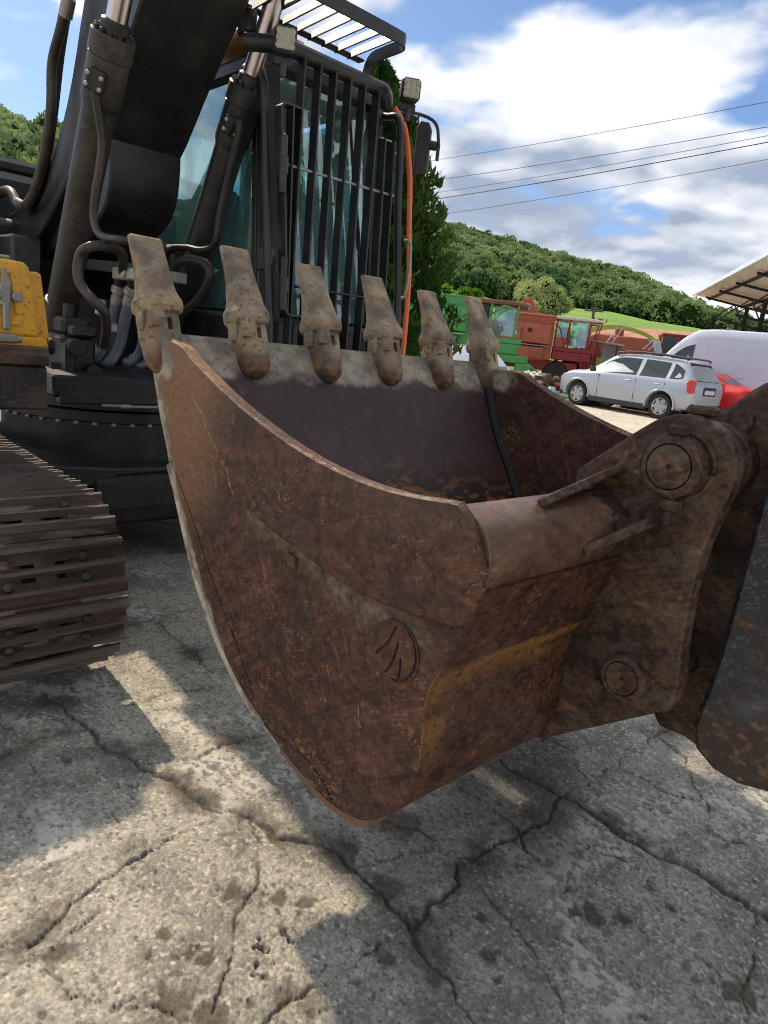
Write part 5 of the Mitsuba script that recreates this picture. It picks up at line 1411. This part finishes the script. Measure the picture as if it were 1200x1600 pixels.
add(f'{C}__rear_window', mesh([(-.745, -.56, 1.12), (-.745, .56, 1.12), (-.42, .50, 1.545), (-.42, -.50, 1.545)], [[0, 1, 2], [0, 2, 3]]) if 0 else prism([(-.775, 1.10), (-.455, 1.545), (-.45, 1.52), (-.765, 1.09)], -.56, .56), 'mat_carglass', smooth=False, to_world=W_)
add(f'{C}__windscreen', prism([(2.46, 1.14), (1.80, 1.555), (1.79, 1.53), (2.45, 1.11)], -.56, .56), 'mat_carglass', smooth=False, to_world=W_)
add(f'{C}__rear_bumper', box(-.87, -.52, -.80, .80, .30, .52, .05), 'mat_plastic', smooth=40, to_world=W_)
add(f'{C}__front_bumper', box(3.10, 3.47, -.74, .74, .27, .46, .06), 'mat_plastic', smooth=40, to_world=W_)
add(f'{C}__number_plate', cat(box(-.865, -.84, -.26, .26, .78, .89, .004)), 'mat_white', to_world=W_)
add(f'{C}__plate_recess', box(-.855, -.80, -.34, .34, .74, .97, .02), 'mat_plastic', to_world=W_)
add(f'{C}__exhaust', rod((-.80, .55, .28), (-.95, .57, .27), .03, 12), 'mat_steel', to_world=W_)

SE = Body([(-.98, .48, .78, .90, .60, .66, .60), (-.93, .30, .86, .98, .72, .78, .66), (-.80, .26, .92, 1.02, .78, .83, .68), (-.45, .24, .94, 1.05, .80, .85, .66), (-.25, .22, .94, 1.12, .81, .855, .60), (.25, .20, .93, 1.36, .82, .86, .56), (.8, .19, .92, 1.43, .82, .86, .55),
           (1.35, .19, .91, 1.42, .82, .86, .55), (1.75, .19, .90, 1.28, .82, .86, .56), (2.25, .20, .88, .99, .82, .86, .64), (2.5, .20, .86, .92, .82, .855, .70), (3.1, .22, .78, .82, .78, .82, .66), (3.35, .30, .66, .70, .68, .72, .52), (3.45, .40, .54, .58, .55, .58, .4)])


def sedan(label, p, yaw, paint):
    W_ = vehicle_world(p, yaw)
    C = thing('saloon_car', label, 'car')
    add(f'{C}__body', cut(skin(SE.rings()), [rod((x, -1.2, .31), (x, 1.2, .31), .345, 36) for x in (0, 2.55)]), paint, smooth=50, to_world=W_)
    for sgn in (1, -1):
        for pts in ([(.80, .05), (.82, .86), (1.30, .88), (1.62, .70), (1.98, .12), (1.9, .05)], [(-.05, .10), (.10, .45), (.38, .82), (.72, .86), (.72, .05), (.02, .05)]):
            add(f'{C}__side_window', SE.side_panel(pts, .002, .005, sgn), 'mat_carglass', smooth=False, to_world=W_)
        for x in (0, 2.55):
            wheel(C, (x, sgn * .82, .30), .30, .19, sgn, W_)
            add(f'{C}__wheel_well', rod((x, sgn * .3, .31), (x, sgn * .6, .31), .335, 24), 'mat_dark', to_world=W_)
        add(f'{C}__tail_lamp', cat(box(-.985, -.72, sgn * .50, sgn * .80, .70, .86, .03)), 'mat_tail', smooth=40, to_world=W_)
        add(f'{C}__tail_lens', box(-.99, -.80, sgn * .56, sgn * .70, .74, .80, .02), 'mat_lens', smooth=40, to_world=W_)
    add(f'{C}__rear_window', prism([(-.30, 1.10), (.24, 1.37), (.24, 1.34), (-.28, 1.07)], -.54, .54), 'mat_carglass', smooth=False, to_world=W_)
    add(f'{C}__windscreen', prism([(2.22, 1.01), (1.42, 1.42), (1.42, 1.39), (2.20, .98)], -.54, .54), 'mat_carglass', smooth=False, to_world=W_)
    add(f'{C}__bumper', box(-1.0, -.75, -.74, .74, .26, .42, .04), 'mat_plastic', to_world=W_)
    return C


sedan('red saloon car half hidden behind the silver estate car', (-7.95, 20.9, .27), 178, 'mat_car_red')
sedan('pale silver saloon car seen in slivers between the bucket teeth', (-10.4, 11.3, .17), -24, 'mat_silver')

VA = Body([(-3.4, .42, 1.3, 2.50, .92, .96, .86), (-3.3, .40, 1.3, 2.60, .94, .98, .91), (-2.5, .38, 1.3, 2.68, .95, .985, .91), (.2, .36, 1.3, 2.69, .95, .985, .91), (.9, .36, 1.3, 2.64, .95, .985, .90), (1.25, .36, 1.29, 2.48, .95, .98, .84), (1.7, .36, 1.27, 2.05, .95, .98, .82),
           (2.1, .36, 1.24, 1.56, .94, .975, .80), (2.35, .36, 1.16, 1.30, .93, .965, .78), (2.75, .38, 1.02, 1.10, .88, .92, .72), (2.98, .42, .84, .88, .76, .80, .6), (3.05, .5, .70, .74, .6, .62, .45)], bulge=.0)
W_ = vehicle_world((-8.6, 22.9, .27), 179.0)
V = thing('panel_van', 'white high-roofed panel van behind the red and silver cars', 'van')
add(f'{V}__body', cut(skin(VA.rings()), [rod((x, -1.3, .38), (x, 1.3, .38), .40, 36) for x in (-1.55, 1.95)]), 'mat_white', smooth=50, to_world=W_)
for sgn in (1, -1):
    add(f'{V}__side_window', VA.side_panel([(.92, .06), (.92, .70), (1.25, .70), (1.55, .62), (1.9, .32), (2.02, .06)], .002, .006, sgn), 'mat_carglass', smooth=False, to_world=W_)
    add(f'{V}__window_bar', VA.side_panel([(1.42, .05), (1.42, .66), (1.47, .65), (1.47, .05)], .008, .01, sgn), 'mat_plastic', to_world=W_)
    add(f'{V}__side_panel', VA.side_panel([(-2.9, -.02), (-2.9, .72), (.55, .72), (.55, -.02)], .000, .012, sgn), 'mat_white', smooth=30, to_world=W_)
    add(f'{V}__trim_strip', box(-3.2, .6, sgn * .995, sgn * 1.012, .92, .955, .004), 'mat_grey', to_world=W_)
    add(f'{V}__mirror', obox([1.95, sgn * 1.12, 1.36], [1, 0, 0], [0, 1, 0], [0, 0, 1], .05, .11, .13, .04), 'mat_plastic', to_world=W_)
    for x in (-1.55, 1.95):
        wheel(V, (x, sgn * .92, .36), .35, .22, sgn, W_)
        add(f'{V}__wheel_well', rod((x, sgn * .3, .38), (x, sgn * .68, .38), .39, 24), 'mat_dark', to_world=W_)
    for x in (.66,):
        add(f'{V}__door_gap', box(x, x + .012, sgn * .985, sgn * 1.0, .5, 1.6, .002), 'mat_grey', to_world=W_)
add(f'{V}__windscreen', prism([(2.16, 1.50), (1.36, 2.42), (1.34, 2.38), (2.13, 1.46)], -.74, .74), 'mat_carglass', smooth=False, to_world=W_)
for x in (-2.6, -1.2, .1):
    add(f'{V}__roof_rack', cat(box(x, x + .05, -.8, .8, 2.70, 2.74, .008), box(x, x + .05, -.8, -.74, 2.62, 2.72, .004), box(x, x + .05, .74, .8, 2.62, 2.72, .004)), 'mat_steel', to_world=W_)
add(f'{V}__bumper', box(2.7, 3.08, -.86, .86, .32, .6, .06), 'mat_plastic', to_world=W_)


# ---------------------------------------------------------------- old harvesters behind the cars
def place(p, u):
    u = np.array([u[0], u[1], 0.0])
    u /= np.linalg.norm(u)
    return M4(u, [-u[1], u[0], 0], [0, 0, 1], p)


def tyre(key, c, r, w, W_, mat='mat_lime', sgn=-1):
    c = np.asarray(c, float)
    k = add(f'{key}__wheel', cat(lathe([(r * .55, -w / 2), (r * .9, -w / 2), (r, -w * .38), (r, w * .38), (r * .9, w / 2), (r * .55, w / 2)], c, (0, 1, 0), 32),
                                 *[obox(c + np.array([math.cos(a), 0, math.sin(a)]) * r, [math.cos(a), 0, math.sin(a)], [-math.sin(a) * .8, .6, math.cos(a) * .8], [math.sin(a) * .6, .8, -math.cos(a) * .6], .03, .03, w * .42, .005) for a in np.arange(18) * math.pi / 9]), 'mat_rubber', to_world=W_)
    add(f'{k}__rim', lathe([(.02, -.1), (r * .2, -.12), (r * .5, .06), (r * .56, .12), (r * .56, -.12)], c, (0, sgn, 0), 28), mat, to_world=W_)


def combine(key, label, W_, body, dark, dims, cabmat, roof, green):
    L0, tank0, tank1, cab0, cab1, zt, zc = dims
    C = thing(key, label, 'combine harvester')
    p = lambda part, m, mat, **k: add(f'{C}__{part}', m, mat, to_world=W_, **k)
    # hull with its rounded lower side panel
    p('body', prism([(L0, 1.15), (L0, 2.0), (L0 + .3, 2.35), (tank0 - .2, 2.40), (tank0, 2.45), (cab0 - .02, 2.45), (cab0 - .02, 1.15), (tank0 + .4, .95)], -1.25, 1.35, bevel=.06), body, smooth=30)
    p('grain_tank', cat(prism([(tank0, 2.452), (tank0 + .06, zt - .1), (tank0 + .1, zt), (cab0 - .06, zt), (cab0 - .04, 2.452)], -1.15, 1.25, bevel=.04), box(tank0 + .02, cab0 - .02, -1.19, -1.152, 2.9, 2.96, .01),
                        *[box(x, x + .05, -1.185, -1.152, 2.5, zt - .02, .01) for x in np.linspace(tank0 + .25, cab0 - .25, 4)]), body, smooth=30)
    # bulging side panel and band
    p('side_panel', prism([(-1.252, 1.75), (-1.46, 1.80), (-1.50, 1.95), (-1.47, 2.38), (-1.40, 2.55), (-1.252, 2.60)], tank0 - 1.2, cab0 - .15, axis='x', bevel=.03), body, smooth=40)
    p('side_panel', prism([(-1.252, 1.12), (-1.40, 1.15), (-1.50, 1.35), (-1.50, 1.62), (-1.252, 1.66)], tank0 - 1.2, cab0 - .35, axis='x', bevel=.03), body, smooth=40)
    p('trim_band', box(tank0 - 1.15, cab0 - .2, -1.47, -1.40, 1.665, 1.745, .015), 'mat_dark' if not green else body)
    p('trim_stripe', box(tank0 - 1.15, cab0 - .2, -1.478, -1.465, 1.69, 1.715, .003), 'mat_grey')
    # cab: floor, posts, roof, glass
    p('cab_floor', box(cab0, cab1 + .25, -1.0, 1.1, 1.55, 1.75, .03), dark)
    fx = cab1
    for x, xb, y in ((cab0 + .05, cab0 + .05, -.98), (cab0 + .05, cab0 + .05, 1.08), (fx, fx - .05, -.98), (fx, fx - .05, 1.08), ((cab0 + fx) / 2 - .15, (cab0 + fx) / 2 - .1, -.98)):
        p('cab_post', bar((xb, y, 1.74), (x, y, zc - .12), .08, .08, up=(0, 1, 0)), dark)
    p('cab_roof', prism([(cab0 - .06, zc - .14), (cab0 - .04, zc - .02), (cab0 + .2, zc), (fx - .1, zc), (fx + (.55 if not green else .35), zc - .06), (fx + (.5 if not green else .3), zc - .14)], -1.08, 1.18, bevel=.03), roof, smooth=30)
    p('cab_window', cat(box(cab0 + .10, (cab0 + fx) / 2 - .2, -.99, -.97, 2.1 if not green else 1.8, zc - .2, .002)), 'mat_carglass' if green else 'mat_glass')
    p('cab_window', box((cab0 + fx) / 2 - .05, fx - .08, -.99, -.97, 1.8, zc - .2, .002), 'mat_glass')
    if not green:
        p('cab_panel', box(cab0 + .02, (cab0 + fx) / 2 - .18, -1.0, -.96, 1.75, 2.15, .01), body)
        # open front frame and ladder rails
        for y in (-.98, 1.08):
            p('front_frame', bar((fx + .45, y, zc - .2), (fx + .10, y, 1.5), .05, .05, up=(0, 1, 0)), dark)
            p('front_frame', bar((fx + .48, y, zc - .16), (fx, y, zc - .16), .05, .05), dark)
        for z in (1.7, 2.3, 2.9):
            p('front_frame', bar((fx + .12 + (z - 1.5) * .19, -.98, z), (fx + .12 + (z - 1.5) * .19, 1.08, z), .04, .04), dark)
        p('ladder', cat(bar((fx + .25, -1.2, 1.7), (fx + .35, -1.25, .5), .05, .03, up=(0, 1, 0)), bar((fx - .2, -1.2, 1.7), (fx - .1, -1.25, .5), .05, .03, up=(0, 1, 0)), *[bar((fx - .18, -1.23, z), (fx + .33, -1.23, z), .05, .03) for z in (.6, .95, 1.3)]), dark)
        p('seat', cat(box(cab0 + .5, cab0 + .9, -.2, .3, 1.9, 2.05, .04), bar((cab0 + .5, .05, 2.0), (cab0 + .42, .05, 2.6), .45, .12, up=(0, 1, 0)), tube([(fx - .2, .05, 1.75), (fx - .35, .05, 2.3)], .04, 8)), 'mat_car_red')
        p('plate_mark', cat(box(tank0 + .45, tank0 + .50, -1.512, -1.498, 2.02, 2.22, .002), box(tank0 + .56, tank0 + .61, -1.512, -1.498, 2.02, 2.22, .002), box(tank0 + .36, tank0 + .39, -1.512, -1.498, 2.02, 2.12, .002), box(tank0 + .67, tank0 + .70, -1.512, -1.498, 2.02, 2.12, .002)), 'mat_cream')
        p('filler_cap', cat(rod((tank0 + 1.15, -1.49, 2.3), (tank0 + 1.15, -1.53, 2.3), .09, 18)), 'mat_dark')
    else:
        p('front_window', box(fx - .03, fx, -.9, 1.0, 1.8, zc - .2, .002), 'mat_glass')
        p('mirror_arm', tube([(fx - .9, -1.0, 2.45), (fx - .5, -1.35, 2.75), (fx - .2, -1.4, 2.7)], .03, 8), body)
        p('roof_lamps', cat(*[box(fx + .2, fx + .36, y, y + .18, zc - .13, zc - .02, .02) for y in (-.9, -.6, .5, .8)]), 'mat_grey')
    for x0, x1, z0, z1 in ((tank0 - .9, tank0 - .35, 1.85, 2.30), (tank0 + .1, tank0 + .30, 1.18, 1.55)):
        p('grille', cat(*[box(x0, x1, -1.525, -1.495, z, z + .03, .004) for z in np.arange(z0, z1, .07)]), 'mat_dark')
    p('side_seam', cat(*[box(x, x + .018, -1.512, -1.47, 1.78, 2.42, .002) for x in (tank0 - .2, tank0 + .8)]), 'mat_dark')
    p('exhaust', cat(rod((tank0 + .3, .6, zt), (tank0 + .3, .6, zt + .35), .06, 12)), 'mat_brownrust')
    p('belt_drive', cat(*[lathe([(r_, 0), (r_, .06), (r_ * .7, .07), (r_ * .6, .03), (.04, .04)], (x, -1.32, z), (0, -1, 0), 18) for x, z, r_ in ((tank0 + .9, 1.0, .22), (tank0 + .3, .85, .16), (tank0 - .4, 1.0, .26))], bar((tank0 + .9, -1.36, 1.2), (tank0 - .4, -1.36, 1.24), .03, .02), bar((tank0 + .9, -1.36, .8), (tank0 + .3, -1.36, .7), .03, .02)), 'mat_dark')
    p('handrail', tube([(cab0 - .3, -1.3, 1.75), (cab0 - .3, -1.3, 2.5), (cab0 + .1, -1.25, 2.6), (cab0 + .5, -1.2, 1.8)], .022, 6, 4), dark)
    # chassis, feeder, wheels
    p('chassis', cat(box(L0 + .8, fx - .3, -.9, 1.0, .7, 1.15, .04), box(cab0, fx + .2, -1.1, 1.2, 1.2, 1.55, .04)), dark, smooth=30)
    p('feeder', prism([(fx - .4, 1.2), (fx - .4, 1.55), (fx + 1.0, .75), (fx + 1.0, .35)], -.6, .7, bevel=.03), dark)
    for y, s in ((-1.15, -1), (1.25, 1)):
        tyre(C, (cab0 + .3, y * .75, .55), .55, .35, W_, 'mat_lime' if green else 'mat_cream', s)
        tyre(C, (L0 + 1.1, y, .55), .55, .35, W_, 'mat_lime' if green else 'mat_cream', s)
    return C


Wg = place((-15.75, 19.75, .27), (.80, .60))
GC = combine('combine_harvester', 'bright green combine harvester behind the bucket teeth', Wg, 'mat_green', 'mat_green', (-5.2, -3.2, -.9, -.75, .75, 2.95, 2.95), None, 'mat_brownrust', True)
add(f'{GC}__side_cover', prism([(-1.5, 1.95), (-1.95, 1.50), (-1.93, 1.45), (-1.45, 1.85)], -4.2, -1.6, axis='x', bevel=.01), 'mat_green', to_world=Wg)
add(f'{GC}__pulley', cat(*[lathe([(r_, 0), (r_, .08), (r_ * .8, .09), (r_ * .75, .04), (.05, .05)], (x, -1.28, z), (0, -1, 0), 24) for x, z, r_ in ((-2.4, 1.2, .30), (-1.7, 1.15, .24), (-3.2, 1.25, .26))]), 'mat_dark', to_world=Wg)
add(f'{GC}__header_mount', cat(box(.1, 1.3, -1.2, 1.0, .95, 1.2, .03), box(.9, 1.45, -1.3, 1.0, .55, .95, .03)), 'mat_green', to_world=Wg)
Wr = place((-18.0, 26.1, .27), (.83, .56))
combine('combine_harvester', 'faded red combine harvester with an open cab frame', Wr, 'mat_combine_red', 'mat_darkred', (-4.6, -1.75, .4, .42, 1.85, 3.0, 3.02), None, 'mat_cream', False)
add('combine_harvester_001__auger', prism([(-1.1, 2.9), (-1.15, 3.62), (-.75, 3.66), (-.45, 3.1), (.05, 3.02), (.1, 2.9)], -.4, .5, bevel=.03), 'mat_combine_red', to_world=Wr)

Wf = place((-18.4, 30.95, .27), (.86, .51))
F_ = thing('forage_harvester', 'dark red forage harvester with an arched yellow-green spout', 'harvester')
fp = lambda part, m, mat, **k: add(f'{F_}__{part}', m, mat, to_world=Wf, **k)
fp('body', cat(prism([(-.6, 1.2), (-.6, 2.35), (.1, 2.62), (2.9, 2.60), (2.95, 1.2)], -1.2, 1.2, bevel=.05), box(.3, 2.5, -1.26, -1.21, 1.6, 2.3, .02)), 'mat_combine_red', smooth=30)
fp('cab', cat(box(2.96, 4.5, -1.0, 1.0, 1.1, 1.6, .04), box(2.95, 4.75, -1.1, 1.1, 2.82, 2.95, .03), *[bar((x, y, 1.6), (x + .08, y, 2.85), .08, .08, up=(0, 1, 0)) for x in (3.0, 3.7, 4.45) for y in (-.97, .97)]), 'mat_darkred')
fp('cab_window', cat(box(3.08, 3.68, -.99, -.97, 1.62, 2.8, .002), box(3.80, 4.42, -.99, -.97, 1.62, 2.8, .002)), 'mat_carglass')
fp('spout', tube([(-.9, -.4, 2.3), (-.3, -.5, 2.72), (.6, -.7, 2.98), (1.6, -.9, 2.95), (2.4, -1.1, 2.72), (2.8, -1.2, 2.45)], [.16, .15, .14, .13, .12, .11], 4, 6), 'mat_lime', smooth=30)
fp('spout_flap', cat(bar((2.75, -1.2, 2.5), (2.95, -1.25, 2.0), .34, .05, up=(0, 1, 0)), bar((2.7, -1.35, 2.55), (2.75, -1.4, 2.1), .1, .12, up=(0, 1, 0))), 'mat_white')
for x in (.45, 2.15):
    fp('step_panel', box(x, x + (.55 if x < 1 else .34), -1.75, -1.70, 1.35 if x < 1 else 1.45, 2.15 if x < 1 else 1.85, .01), 'mat_white')
    fp('step_rail', cat(bar((x + .05, -1.72, 2.1), (x + .45, -1.72, 2.95 if x < 1 else 2.6), .04, .04, up=(0, 1, 0)), bar((x + .3, -1.72, 2.1), (x + .7, -1.72, 2.95 if x < 1 else 2.6), .04, .04, up=(0, 1, 0)), bar((x + .2, -1.72, 2.5), (x + .5, -1.72, 2.5), .03, .03)), 'mat_white')
fp('fin', box(.9, 1.3, -.2, .3, 2.6, 3.15, .05), 'mat_combine_red')
for y, s in ((-1.2, -1), (1.2, 1)):
    tyre(F_, (3.3, y, .8), .8, .5, Wf, 'mat_cream', s)
    tyre(F_, (.3, y, .55), .55, .35, Wf, 'mat_cream', s)
G_ = thing('old_machine', 'grey-roofed old harvester frame between the red combine and the white panels', 'farm machine')
gp = lambda part, m, mat, **k: add(f'{G_}__{part}', m, mat, to_world=place((-17.2, 28.3, .27), (.86, .51)), **k)
gp('roof', prism([(-1.4, 2.25), (-1.3, 2.32), (1.6, 2.15), (1.6, 2.08)], -.9, 1.2, bevel=.01), 'mat_grey')
gp('frame', cat(*[bar((x, y, .2), (x, y, 2.15), .09, .09, up=(0, 1, 0)) for x in (-1.2, -.4, .5, 1.4) for y in (-.8, 1.0)], box(-1.2, 1.4, -.85, 1.0, .7, .85, .02), box(-.9, -.1, -.7, .9, .85, 1.5, .05)), 'mat_brownrust')
gp('panel', box(.55, 1.2, -.87, -.82, .9, 1.5, .02), 'mat_lime')
gp('drum', rod((.2, -.7, 1.2), (.2, .9, 1.2), .4, 24), 'mat_dark')
R_ = thing('red_machine', 'dark red machine with a cream top, partly hidden by the white van', 'farm machine')
rp = lambda part, m, mat, **k: add(f'{R_}__{part}', m, mat, to_world=place((-13.5, 33.6, .27), (.86, .51)), **k)
rp('body', box(-.5, 1.6, -1, 1, .8, 2.55, .06), 'mat_darkred')
rp('roof', box(.3, 2.4, -1.05, 1.05, 2.5, 2.66, .03), 'mat_cream')
rp('window', box(.6, 1.5, -1.02, -1.005, 1.7, 2.4, .002), 'mat_carglass')

# ---------------------------------------------------------------- scrap heap
kinds = [('axle_housing', 'rusty axle housing lying in the scrap heap', 'machine part', lambda s: cat(rod((-.5, 0, 0), (.5, 0, 0), .09, 14), lathe([(.1, -.15), (.2, -.08), (.2, .08), (.1, .15)], (0, 0, 0), (1, 0, 0), 16)), 'mat_brownrust'),
         ('wheel_hub', 'bare wheel hub on the scrap heap', 'machine part', lambda s: lathe([(.10, 0), (.28, .02), (.28, .08), (.14, .12), (.12, .22), (.02, .22)], (0, 0, 0), (.2, .1, 1), 20), 'mat_iron'),
         ('gear_case', 'greasy cast gear case in the scrap heap', 'machine part', lambda s: cat(box(-.22, .22, -.16, .16, -.14, .16, .05), rod((-.3, 0, 0), (.3, 0, 0), .09, 12), rod((0, -.2, .1), (0, -.2, -.1), .1, 12)), 'mat_black_dusty'),
         ('sheet_cover', 'pale bent sheet metal cover on the scrap heap', 'sheet metal', lambda s: prism([(-.4, 0), (-.2, .12), (.2, .16), (.45, .02), (.45, 0), (.2, .14), (-.2, .10), (-.4, -.02)], -.2, .2), 'mat_cream'),
         ('pipe_piece', 'reddish pipe lying across the scrap heap', 'pipe', lambda s: tube([(-.6, 0, 0), (.1, .02, .03), (.6, 0, 0)], .055, 10), 'mat_combine_red'),
         ('engine_block', 'dull grey engine block on the scrap heap', 'engine', lambda s: cat(box(-.3, .3, -.18, .18, -.2, .2, .02), *[rod((x, 0, .2), (x, 0, .28), .06, 12) for x in (-.2, 0, .2)], box(-.25, .25, .18, .24, -.1, .1, .02)), 'mat_grey')]
gs = np.random.default_rng(23)
tones = [('rusty brown', 'mat_brownrust'), ('pale cream', 'mat_cream'), ('greasy black', 'mat_black_dusty'), ('faded red', 'mat_combine_red'), ('dull grey', 'mat_grey'), ('dark iron', 'mat_iron'), ('white painted', 'mat_white')]
k_ = 0
for (name, lab, c_, fn, _) in kinds:
    shape = fn(0)
    for tone, mat in tones:
        k_ += 1
        a, r = 118.4 + 7.6 * ((k_ * 0.618) % 1), gs.uniform(22.0, 27.0)
        p = polar(a, r)
        p[2] += gs.uniform(.05, .16 + .62 * math.exp(-((a - 123) / 3.0) ** 2))
        s = float(gs.uniform(.7, 1.15))
        W_ = T().translate(p.tolist()).rotate([0, 0, 1], float(gs.uniform(0, 360))).rotate([1, 0, 0], float(gs.normal(0, 22))).scale([s, s, s])
        add(name, shape, mat, smooth=30, label=f'{tone} {name.replace("_", " ")} lying in the scrap heap', category=c_, group='scrap machine parts heaped in front of the red combine', to_world=W_)
add('green_roller', cat(lathe([(.26, 0), (.26, .05), (.15, .08), (.13, .35), (.15, .60), (.26, .63), (.26, .70), (.1, .72)], (0, 0, 0), (0, 0, 1), 20), box(-.2, .2, -.2, .2, .72, .80, .03)), 'mat_green', label='green flanged roller standing upright in the scrap heap', category='machine part',
    to_world=T().translate(polar(121.6, 22.4).tolist()))
add('green_bin', prism([(-.5, 0), (-.4, .5), (.45, .5), (.5, 0)], -.3, .3, bevel=.02), 'mat_green', label='dark green sheet bin at the left end of the scrap heap', category='bin', to_world=T().translate((polar(126.4, 24.5) + [0, 0, .2]).tolist()))

# ---------------------------------------------------------------- shed roof, long tiled building, poles and wires
SH = thing('open_shed', 'open shed with a pale sheet roof on dark steel trusses', 'shed')
A = np.array([-15.64, 34.63, 5.22])
u1 = np.array([7.24, -11.6, 0]) / 13.68
u2 = np.array([.847, .529, -.163])
n3 = np.cross(u1, u2)
n3 = n3 if n3[2] > 0 else -n3
at = lambda s, t, d=0.0: A + u1 * s + u2 * t + n3 * d
M_ = lambda s0, s1, t0, t1, d0, d1: mesh([at(s, t, d) for s in (s0, s1) for t in (t0, t1) for d in (d0, d1)], [[0, 1, 3], [0, 3, 2], [4, 6, 7], [4, 7, 5], [0, 4, 5], [0, 5, 1], [2, 3, 7], [2, 7, 6], [0, 2, 6], [0, 6, 4], [1, 5, 7], [1, 7, 3]])
rf = M_(0, 20, 0, 9, .06, .10)
trimesh.repair.fix_normals(rf)
add(f'{SH}__roof', rf, 'mat_roofsheet')
eg = M_(-.03, 20, -.06, -.005, -.02, .14)
trimesh.repair.fix_normals(eg)
add(f'{SH}__gutter', eg, 'mat_white')
for s in np.arange(1.2, 19, 3.2):
    for t0, t1, d0, d1 in ((.4, 8.6, -.06, -.06), (.8, 8.2, -1.15, -1.15)):
        add(f'{SH}__truss', bar(at(s, t0, d0), at(s, t1, d1), .09, .09, up=n3), 'mat_dark')
    ts = np.arange(.8, 8.3, .92)
    for i in range(len(ts) - 1):
        d0, d1 = (-.06, -1.15) if i % 2 else (-1.15, -.06)
        add(f'{SH}__truss_web', bar(at(s, ts[i], d0), at(s, ts[i + 1], d1), .05, .05, up=u1), 'mat_dark')
    for t in (2.3, 6.6):
        top = at(s, t, -.1)
        add(f'{SH}__post', bar((top[0], top[1], .1), top, .16, .16, up=u1), 'mat_dark')
        add(f'{SH}__brace', bar((top[0] + u1[0] * .1, top[1], 2.6), at(s, t + 1.6, -1.1), .06, .06, up=u1), 'mat_dark')
for t in np.arange(.7, 8.6, 1.5):
    add(f'{SH}__purlin', bar(at(.2, t, .0), at(19.8, t, .0), .07, .10, up=n3), 'mat_dark')
for t in (2.3, 6.6):
    add(f'{SH}__tie_beam', bar(at(1.2, t, -2.0), at(17.2, t, -2.0), .10, .10, up=n3), 'mat_dark')

TBD = thing('long_building', 'long low building with a weathered terracotta tile roof', 'building')
c0, c1 = polar(122.5, 66, .2), polar(112.2, 60, .2)
d = (c1 - c0) / np.linalg.norm(c1 - c0)
nn = np.array([-d[1], d[0], 0])
nn = nn if nn[1] > 0 else -nn
Lb = np.linalg.norm(c1 - c0)
Wb = M4(d, nn, [0, 0, 1], c0) if np.linalg.det(np.stack([d, nn, [0, 0, 1]], 1)) > 0 else M4(-d, nn, [0, 0, 1], c1)
add(f'{TBD}__wall', box(0, Lb, .3, 7.7, 0, 2.7, .02), 'mat_cream', to_world=Wb)
prof = [(-.2, 2.62), (4, 4.75), (8.2, 2.62), (8.2, 2.5), (4, 4.6), (-.2, 2.5)]
add(f'{TBD}__roof', prism(prof, -.3, Lb + .3, axis='x'), 'mat_tile', to_world=Wb)
for x in np.arange(0, Lb, .9):
    pass
for i, (a, r, h) in enumerate(((121.15, 58, 5.4), (120.55, 75, 5.6))):
    p = polar(a, r)
    t = thing('utility_pole', ['dark utility pole with a crossarm beside the red combine', 'second utility pole with insulators, thinner and farther right'][i], 'utility pole')
    add(f'{t}__post', rod(p, p + [0, 0, h], .11, 10), 'mat_wood')
    add(f'{t}__crossarm', cat(bar(p + [-.7, -.2, h - .25], p + [.7, .2, h - .25], .1, .1), *[rod(p + [k * .6, k * .17, h - .2], p + [k * .6, k * .17, h + .05], .05, 8) for k in (-1, -.3, .3, 1)]), 'mat_wood')
ws = [((134.89, 13.33), (112.25, 17.82)), ((135.19, 11.88), (111.9, 16.4)), ((134.11, 11.24), (111.78, 15.89)), ((134.53, 10.7), (111.69, 15.51)), ((133.89, 9.69), (111.44, 14.5))]
wl_ = ['topmost overhead wire crossing the sky', 'second overhead wire from the top', 'third overhead wire from the top, close above the thick one', 'thick dark overhead wire, fourth from the top', 'lowest overhead wire, just above the hill']
for i, ((a0, e0), (a1, e1)) in enumerate(ws):
    p0 = polar(a0, 34, 0.0)
    p1 = polar(a1, 26, 0.0)
    p0[2], p1[2] = 1.55 + 34 * math.tan(math.radians(e0)), 1.55 + 26 * math.tan(math.radians(e1))
    v = p1 - p0
    pts = [p0 + v * t + np.array([0, 0, -.35 * (t + .9) * (1.9 - t) * 0 + .25 * (t * t - t)]) for t in np.linspace(-1.0, 2.0, 40)]
    add('overhead_wire', tube(pts, [.009, .010, .009, .015, .009][i], 5), 'mat_dark', label=wl_[i], category='wire', group=None)
for k in [k for k in scene if k.split('__')[-1].split('_0')[0] in ('shoe_bolts', 'bolt_ring', 'port_bolt', 'shoe_bars')]:
    tag(k, kind='stuff')
